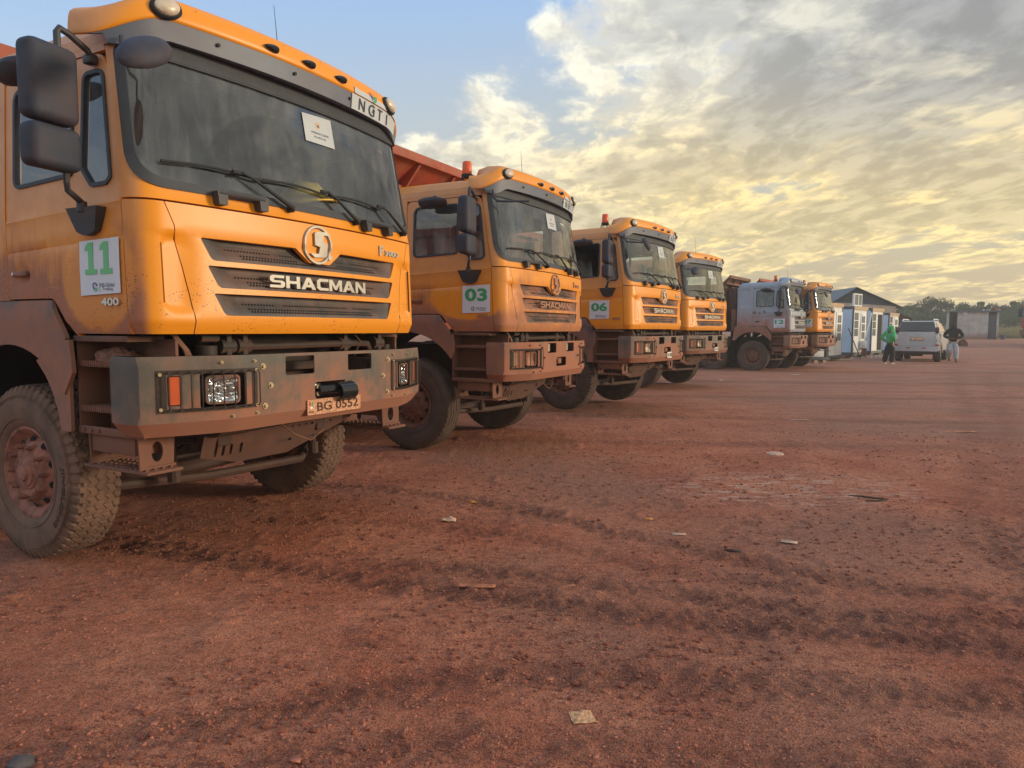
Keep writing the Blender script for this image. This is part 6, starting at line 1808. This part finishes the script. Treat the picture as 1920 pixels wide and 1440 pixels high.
# ================================================================== SILVER CAR
simple('car_silver', srgb(190, 194, 200), .30, .35, .05, 2, 0, 1, .12); simple('car_dusty', srgb(190, 176, 160), .5, .1, .1, 2, 0, 1, .3)
simple('car_glass', srgb(62, 66, 72), .08, 0, .06, 1); simple('lamp_red', srgb(170, 30, 36), .2, 0, .05); simple('lamp_dark', srgb(90, 58, 60), .2, 0, .05); simple('car_black', srgb(34, 36, 38), .7, 0, .15, 5, 0, 1, .2)
simple('tyre_car', srgb(58, 52, 48), .9, 0, .2, 8)
def car():
    Y = 32.9; x, _ = rowpt(1716, Y); t = empty('car', (x, Y, 0), radians(-36.5), 'silver four wheel drive car seen from behind with a dark rear window', 'car')
    def loft(m, secs, mi=None):
        n = len(secs[0]); vs = [p for s_ in secs for p in s_]; fs = []
        for i in range(len(secs) - 1):
            for k in range(n): fs.append((i * n + k, i * n + (k + 1) % n, (i + 1) * n + (k + 1) % n, (i + 1) * n + k))
        fs += [tuple(range(n))[::-1], tuple(range((len(secs) - 1) * n, len(secs) * n))]
        m.add(vs, fs, mi)
    def low(y, hw, zb, zt, r=.10):
        pts = rp([(-hw, zb), (hw, zb), (hw * .985, zt), (-hw * .985, zt)], [.05, .05, r, r], 5); return [(a, y, b) for a, b in pts]
    m = MB()
    loft(m, [low(.10, .84, .60, 1.30), low(.16, .90, .56, 1.36), low(.40, .93, .52, 1.40), low(1.6, .93, .50, 1.38), (low(3.4, .93, .50, 1.32)), low(4.3, .90, .50, 1.18), low(4.62, .80, .52, 1.02), low(4.70, .70, .56, .92)])
    obj('body', m, 'car_silver', t)
    m = MB()
    def gh(y, hb, ht, zb, zt): pts = rp([(-hb, zb), (hb, zb), (ht, zt), (-ht, zt)], [.02, .02, .12, .12], 5); return [(a, y, b) for a, b in pts]
    loft(m, [gh(.13, .86, .74, 1.30, 1.50), gh(.24, .86, .68, 1.30, 1.86), gh(.5, .87, .68, 1.30, 1.915), gh(1.8, .87, .68, 1.30, 1.93), gh(2.6, .86, .66, 1.30, 1.88), gh(3.05, .84, .66, 1.28, 1.62), gh(3.45, .82, .74, 1.25, 1.34)])
    obj('cabin_roof', m, 'car_silver', t)
    # tailgate: rear face follows y(z)
    ry = lambda z: .085 + (0 if z < 1.38 else (z - 1.38) * .34) - .02
    m = MB(); m.sheet(rect(-.74, .745, .74, 1.40, .05), lambda a, z, w: (a, ry(z) + .0 + w, z), (), .05, .2)
    tg = obj('tailgate', m, 'car_silver', t)
    m = MB(); m.sheet(rp([(-.78, 1.41), (.78, 1.41), (.66, 1.87), (-.66, 1.87)], .07), lambda a, z, w: (a, ry(z) - .015 + w, z), (), .03, .2); obj('rear_window', m, 'car_glass', tg)
    m = MB(); m.b2((-.27, ry(1) - .03, .985), (.33, ry(1) - .004, 1.185), .012); obj('plate_surround', m, 'chrome_dull', tg)
    m = MB(); m.b2((-.22, ry(1) - .036, 1.01), (.28, ry(1) - .031, 1.15), .004, 0); put_text(m, 'BG 4278', .03, 1.08, .42, .075, lambda a, z, w: (a, ry(1) - .037 + w, z), .002, .01, 1); obj('licence_plate', m, ['plate_rusty', 'plate_white'], tg)
    m = MB(); m.tube([(.03 + .07 * cos(k * pi / 8), ry(1) - .01, 1.30 + .035 * sin(k * pi / 8)) for k in range(17)], .008, 6, cap=False); obj('emblem', m, 'chrome', tg)
    m = MB(); m.b2((.52, ry(1) - .008, .87), (.64, ry(1) - .002, .89)); obj('model_badge', m, 'chrome', tg)
    m = MB(); m.b2((-.735, ry(1) - .004, .728), (.735, ry(1) + .03, .742)); obj('tailgate_gap', m, 'car_black', tg)
    m = MB(); m.tube([(-.35, ry(1.45) - .03, 1.46), (.0, ry(1.5) - .03, 1.47), (.30, ry(1.48) - .03, 1.45)], .010, 6); obj('rear_wiper', m, 'car_black', tg)
    for s in (-1, 1):
        q = MB(); q.b2((s * .755, .06, 1.34), (s * .885, .26, 1.62), .03); l = obj('tail_lamp', q, 'lamp_dark', t)
        q = MB(); q.b2((s * .76, .055, 1.03), (s * .90, .25, 1.24), .02); obj('lens', q, 'panel_white', l)
        q = MB(); q.b2((s * .765, .045, .75), (s * .915, .22, .83), .02); obj('red_lens', q, 'lamp_red', l)
        q = MB(); q.b2((s * .33 - .09, -.055, .635), (s * .33 + .09, -.035, .675), .01); obj('reflector', q, 'lamp_red', t)
        q = MB(); q.tube([(s * .64, .38, 1.90), (s * .63, .50, 1.985), (s * .63, 2.1, 1.99), (s * .63, 2.3, 1.91)], .025, 6); obj('roof_rail', q, 'panel_white', t)
        q = MB(); q.sheet(rp([(.38, 1.42), (3.05, 1.40), (2.5, 1.80), (.50, 1.84)], .06), lambda y, z, w, s=s: (s * (.872 - (z - 1.38) * .335 + .006 - w), y, z), (), .01, .4); obj('side_window', q, 'car_glass' if s < 0 else 'car_dusty', t)
        for y in (.95, 3.78):
            q = MB()
            for rr, w0, w1 in ((.50, .90, .955),):
                vs = []; n = 16
                for i in range(n + 1):
                    a = pi * i / n
                    for R_, xx in ((.40, .955), (.48, .965), (.50, .90)): vs.append((s * xx, y - R_ * cos(a), .42 + R_ * sin(a) * 1.05))
                q.add(vs, [(i * 3 + j, i * 3 + j + 1, i * 3 + j + 4, i * 3 + j + 3) for i in range(n) for j in range(2)])
            obj('wheel_arch', q, 'car_dusty', t)
            q = MB(); q.lathe([(.24, -.14), (.36, -.135), (.39, -.10), (.395, 0), (.39, .10), (.36, .135), (.24, .14)], lambda a, b, c, y=y, s=s: (s * .80 + c, y + a, .39 + b), 24, closed=True); w = obj('wheel', q, 'tyre_car', t)
            q = MB(); q.lathe([(0, .08), (.06, .10), (.2, .09), (.245, .12)], lambda a, b, c, y=y, s=s: (s * (.80 + c), y + a, .39 + b), 18); obj('rim', q, 'chrome_dull', w)
        q = MB(); q.b2((s * .66, .30, .12), (s * .94, .315, .52), .005); obj('mud_flap', q, 'car_black', t)
        q = MB(); q.box((s * 1.10, 3.02, 1.30), (.20, .12, .20), .04); o = obj('side_mirror', q, 'car_silver', t); q = MB(); q.box((s * 1.10, 2.958, 1.30), (.16, .01, .16), .004); obj('mirror_glass', q, 'car_glass', o)
    m = MB(); m.sheet(rp([(-.93, .50), (.93, .50), (.93, .735), (-.93, .735)], .06), lambda a, z, w: (a * (1 - .02), -.035 + .10 * (abs(a) / .93) ** 4 + w + (.06 if z > .70 else 0) * 0, z), (), .16, .12); obj('rear_bumper', m, 'car_silver', t)
    m = MB(); m.b2((-.80, .06, .36), (.80, .6, .56), .05); m.box((.0, .5, .34), (.5, .4, .16), .07); m.b2((-.75, .6, .34), (.75, 4.2, .55), .05); m.cyl((.02, .0, .40), (.02, -.05, .40), .03, 10); obj('underbody', m, 'car_black', t)
car()

# ================================================================== PEOPLE
simple('hoodie_green', srgb(74, 178, 108), .9, 0, .14, 9, .3, 60); simple('hoodie_black', srgb(40, 42, 46), .9, 0, .2, 9, .3, 60)
simple('trousers_black', srgb(34, 38, 38), .9, 0, .2, 9, .3, 40); simple('trousers_grey', srgb(166, 174, 182), .9, 0, .1, 9, .35, 40)
simple('skin_brown', srgb(96, 66, 50), .6, 0, .08); simple('shoe_pale', srgb(206, 190, 172), .7, 0, .1); simple('shoe_dark', srgb(66, 62, 60), .7, 0, .1); simple('shirt_yellow', srgb(170, 166, 110), .9)
def skin(name, J, B, m, parent=None, root=None, sub=2):
    ks = list(J); me = D.meshes.new(name); bm = bmesh.new(); L = bm.verts.layers.skin.verify(); vm = {}
    for k in ks:
        p, r = J[k]; v = bm.verts.new(p); rr = r if isinstance(r, tuple) else (r, r); v[L].radius = rr; v[L].use_root = (k == (root or ks[0])); vm[k] = v
    for a, b in B: bm.edges.new((vm[a], vm[b]))
    bm.to_mesh(me); bm.free()
    o = D.objects.new('tmp', me); C.objects.link(o); sk = o.modifiers.new('s', 'SKIN'); sk.use_smooth_shade = True; sk.branch_smoothing = .4
    su = o.modifiers.new('u', 'SUBSURF'); su.levels = sub; su.render_levels = sub
    dg = bpy.context.evaluated_depsgraph_get(); r = D.meshes.new_from_object(o.evaluated_get(dg)); D.objects.remove(o); D.meshes.remove(me); r.name = name
    r.polygons.foreach_set('use_smooth', [True] * len(r.polygons))
    return obj(name, r, m, parent)
def chain(s): 
    out = []
    for part in s.split(';'):
        q = part.split(); out += list(zip(q[:-1], q[1:]))
    return out
def fingers(J, B, hand, d, side, tag_):
    """five separate fingers rooted in the palm"""
    h = Vector(J[hand][0]); d = Vector(d).normalized(); s = Vector(side).normalized()
    for i, (o, L) in enumerate(((-.026, .055), (-.009, .068), (.009, .066), (.026, .052))):
        a, b, c = tag_ + 'a%d' % i, tag_ + 'b%d' % i, tag_ + 'c%d' % i
        J[a] = (tuple(h + d * .035 + s * o), .010); J[b] = (tuple(h + d * (.035 + L * .5) + s * o), .009); J[c] = (tuple(h + d * (.035 + L) + s * o * 1.1 + Vector((0, .008, -.01))), .007)
        B += [(hand, a), (a, b), (b, c)]
    J[tag_ + 't1'] = (tuple(h + d * .005 - s * .045), .011); J[tag_ + 't2'] = (tuple(h + d * .035 - s * .062), .008); B += [(hand, tag_ + 't1'), (tag_ + 't1', tag_ + 't2')]
def person(loc, rz, label, pose, mats, sc=1.0):
    P = pose; J = {}; B = []
    def a(k, p, r): J[k] = (p, r)
    a('pelvis', (0, 0, .95), (.135, .10)); a('waist', (0, 0, 1.08), (.12, .09)); a('chest', P['chest'], (.15, .105)); a('neck', P['neck'], .055); a('jaw', P['jaw'], .066); a('head', P['head'], (.080, .095)); a('crown', P['crown'], .062)
    a('nose', P['nose'], .018)
    B += chain('pelvis waist chest neck jaw head crown'); B += [('head', 'nose')]
    for s, S_ in ((-1, 'l'), (1, 'r')):
        sh, el, wr, ha = P['arm' + S_]; a(S_ + 'sh', sh, .058); a(S_ + 'el', el, .042); a(S_ + 'wr', wr, .028); a(S_ + 'ha', ha, (.036, .018))
        B += chain('chest %ssh %sel %swr %sha' % (S_, S_, S_, S_)); d = Vector(ha) - Vector(wr); fingers(J, B, S_ + 'ha', d, (0, 0, 1) if abs(d.normalized().z) < .8 else (0, 1, 0), S_ + 'f')
        hp, kn, an, to = P['leg' + S_]; a(S_ + 'hp', hp, .092); a(S_ + 'kn', kn, .058); a(S_ + 'an', an, .042); a(S_ + 'to', to, (.042, .026))
        B += chain('pelvis %shp %skn %san %sto' % (S_, S_, S_, S_))
    body = skin('person', J, B, mats['skin'], None, 'pelvis'); body.location = loc; body.rotation_euler = (0, 0, rz); body.scale = (sc,) * 3
    tag(body, label, 'person')
    # hoodie with hood
    H = {'w0': ((0, 0, .90), (.185, .135)), 'w1': ((0, 0, 1.0), (.19, .14)), 'c': (P['chest'], (.205, .15)), 'n': (tuple(Vector(P['neck']) + Vector(P.get('hoff', (0, 0, 0))) * .3), .10)}
    hb = [('w0', 'w1'), ('w1', 'c'), ('c', 'n')]
    if P.get('hood', True):
        off = Vector(P.get('hoff', (0, 0, 0))); H['h1'] = (tuple(Vector(P['jaw']) + off), (.125, .128)); H['h2'] = (tuple(Vector(P['head']) + off), (.135, .138)); H['h3'] = (tuple(Vector(P['crown']) + off * .8), .075); hb += chain('n h1 h2 h3')
    for S_ in 'lr':
        sh, el, wr, ha = P['arm' + S_]; H[S_ + '0'] = (sh, .095); H[S_ + '1'] = (el, .075); H[S_ + '2'] = (tuple(Vector(el).lerp(Vector(wr), .8)), .062); H[S_ + '3'] = (wr, .045); hb += chain('c %s0 %s1 %s2 %s3' % (S_, S_, S_, S_))
    h = skin('hoodie', H, hb, mats['hoodie'], body, 'c')
    T = {'p': ((0, 0, .93), (.165, .125)), 'p2': ((0, 0, .84), (.15, .12))}; tb = [('p', 'p2')]
    fl = P.get('flare', 1.0)
    for S_ in 'lr':
        hp, kn, an, to = P['leg' + S_]; T[S_ + '0'] = (tuple(Vector(hp) + Vector((0, 0, -.06))), .125); T[S_ + '1'] = (kn, .108 * fl); T[S_ + '2'] = (tuple(Vector(kn).lerp(Vector(an), .65)), .096 * fl); T[S_ + '3'] = (tuple(Vector(an) + Vector((0, 0, .025))), .084 * fl); tb += chain('p2 %s0 %s1 %s2 %s3' % (S_, S_, S_, S_))
    skin('trousers', T, tb, mats['trousers'], body, 'p')
    for S_ in 'lr':
        hp, kn, an, to = P['leg' + S_]; A = Vector(an); Tt = Vector(to); d = (Tt - A)
        skin('shoe', {'h': (tuple(A - d * .25 + Vector((0, 0, -.035))), (.046, .040)), 'm': (tuple(A + d * .5 + Vector((0, 0, -.02))), (.048, .040)), 't': (tuple(A + d * 1.15), (.046, .028))}, [('h', 'm'), ('m', 't')], mats['shoe'], body, 'h')
    return body, h
# local: facing -y
x, y = rowpt(1667.5, 30.3)
pg, hg = person((x, y, 0), radians(112), 'person in a bright green hooded top and black trousers beside the silver car',
  dict(chest=(0, .03, 1.30), neck=(0, .01, 1.46), jaw=(0, -.04, 1.53), head=(0, -.03, 1.60), crown=(0, -.01, 1.665), nose=(0, -.135, 1.585), hoff=(0, .015, .012),
       arml=((-.19, .02, 1.40), (-.30, .16, 1.16), (-.22, -.02, 1.0), (-.17, -.06, .95)), armr=((.19, .02, 1.40), (.31, .17, 1.15), (.23, -.01, .99), (.18, -.05, .94)),
       legl=((-.095, 0, .90), (-.11, -.04, .50), (-.115, .03, .075), (-.125, -.13, .035)), legr=((.095, 0, .90), (.13, .02, .50), (.15, .14, .075), (.17, -.01, .035)), flare=1.15),
  dict(skin='skin_brown', hoodie='hoodie_green', trousers='trousers_black', shoe='shoe_pale'))
mb = MB(); mb.quadgrid(5, 5, lambda u, v: (.205 * 1 + .02, -.05 + u * .12, 1.20 + v * .16)); 
x, y = rowpt(1785.5, 32.7)
pb, hb_ = person((x, y, 0), radians(-30), 'person walking with bowed head in a black hooded top and light grey trousers',
  dict(chest=(0, -.03, 1.32), neck=(0, -.10, 1.47), jaw=(0, -.18, 1.50), head=(0, -.19, 1.57), crown=(0, -.175, 1.64), nose=(0, -.28, 1.53), hoff=(0, .03, .015),
       arml=((-.21, -.04, 1.42), (-.36, .0, 1.15), (-.16, -.19, 1.06), (-.09, -.21, 1.05)), armr=((.21, -.04, 1.42), (.36, .0, 1.15), (.16, -.19, 1.06), (.09, -.21, 1.05)),
       legl=((-.10, 0, .90), (-.14, -.16, .52), (-.12, .12, .17), (-.12, .04, .06)), legr=((.10, 0, .90), (.12, -.10, .49), (.13, -.12, .075), (.14, -.27, .035)), flare=1.05),
  dict(skin='skin_brown', hoodie='hoodie_black', trousers='trousers_grey', shoe='shoe_dark'), 1.05)
def shirt_hem(b):
    m = MB(); m.lathe([(.172, .880), (.176, .895), (.172, .905)], lambda x, y, z: (x, y * .78, z), 20); obj('shirt_hem', m, 'shirt_yellow', b)
shirt_hem(pb)

# ================================================================== RED TRUCK AT THE EDGE
paint_mat('paint_g', srgb(176, 66, 54), 1.6, .5, .3, 8.3, .3, .2)
x, y = rowpt(1938, 52.0)
RT_ = make_truck(dict(xy=(x, y), yaw=160, z=float(rise(y)), paint='paint_g', bumper='bumper_e', fmirror='arm', canopy=(2.3, 3.4), notice=False, b400=False, antenna=False, banner=False, dump='paint_g', label='red dump truck cut off by the right edge of the picture', group=None))
if 'group' in RT_: del RT_['group']

# ================================================================== HAZE
def haze():
    m = D.materials.new('haze'); m.use_nodes = True; g = NG(m.node_tree); out = g.node('ShaderNodeOutputMaterial')
    v = g.node('ShaderNodeVolumePrincipled', inp={'Color': (.93, .90, .84, 1), 'Density': HAZE, 'Anisotropy': .25}); g.l.new(v.outputs[0], out.inputs['Volume'])
    me = D.meshes.new('haze'); bm = bmesh.new(); bmesh.ops.create_cube(bm, size=1.0)
    for q in bm.verts: q.co = Vector((q.co.x * 640 + 20, q.co.y * 580 + 150, (q.co.z + .5) * 12.6 - 1.6))
    bm.to_mesh(me); bm.free(); me.materials.append(m); o = D.objects.new('haze', me); C.objects.link(o); tag(o, 'thin dusty morning haze over the yard', 'haze', None, 'stuff')
HAZE = .0022
haze()
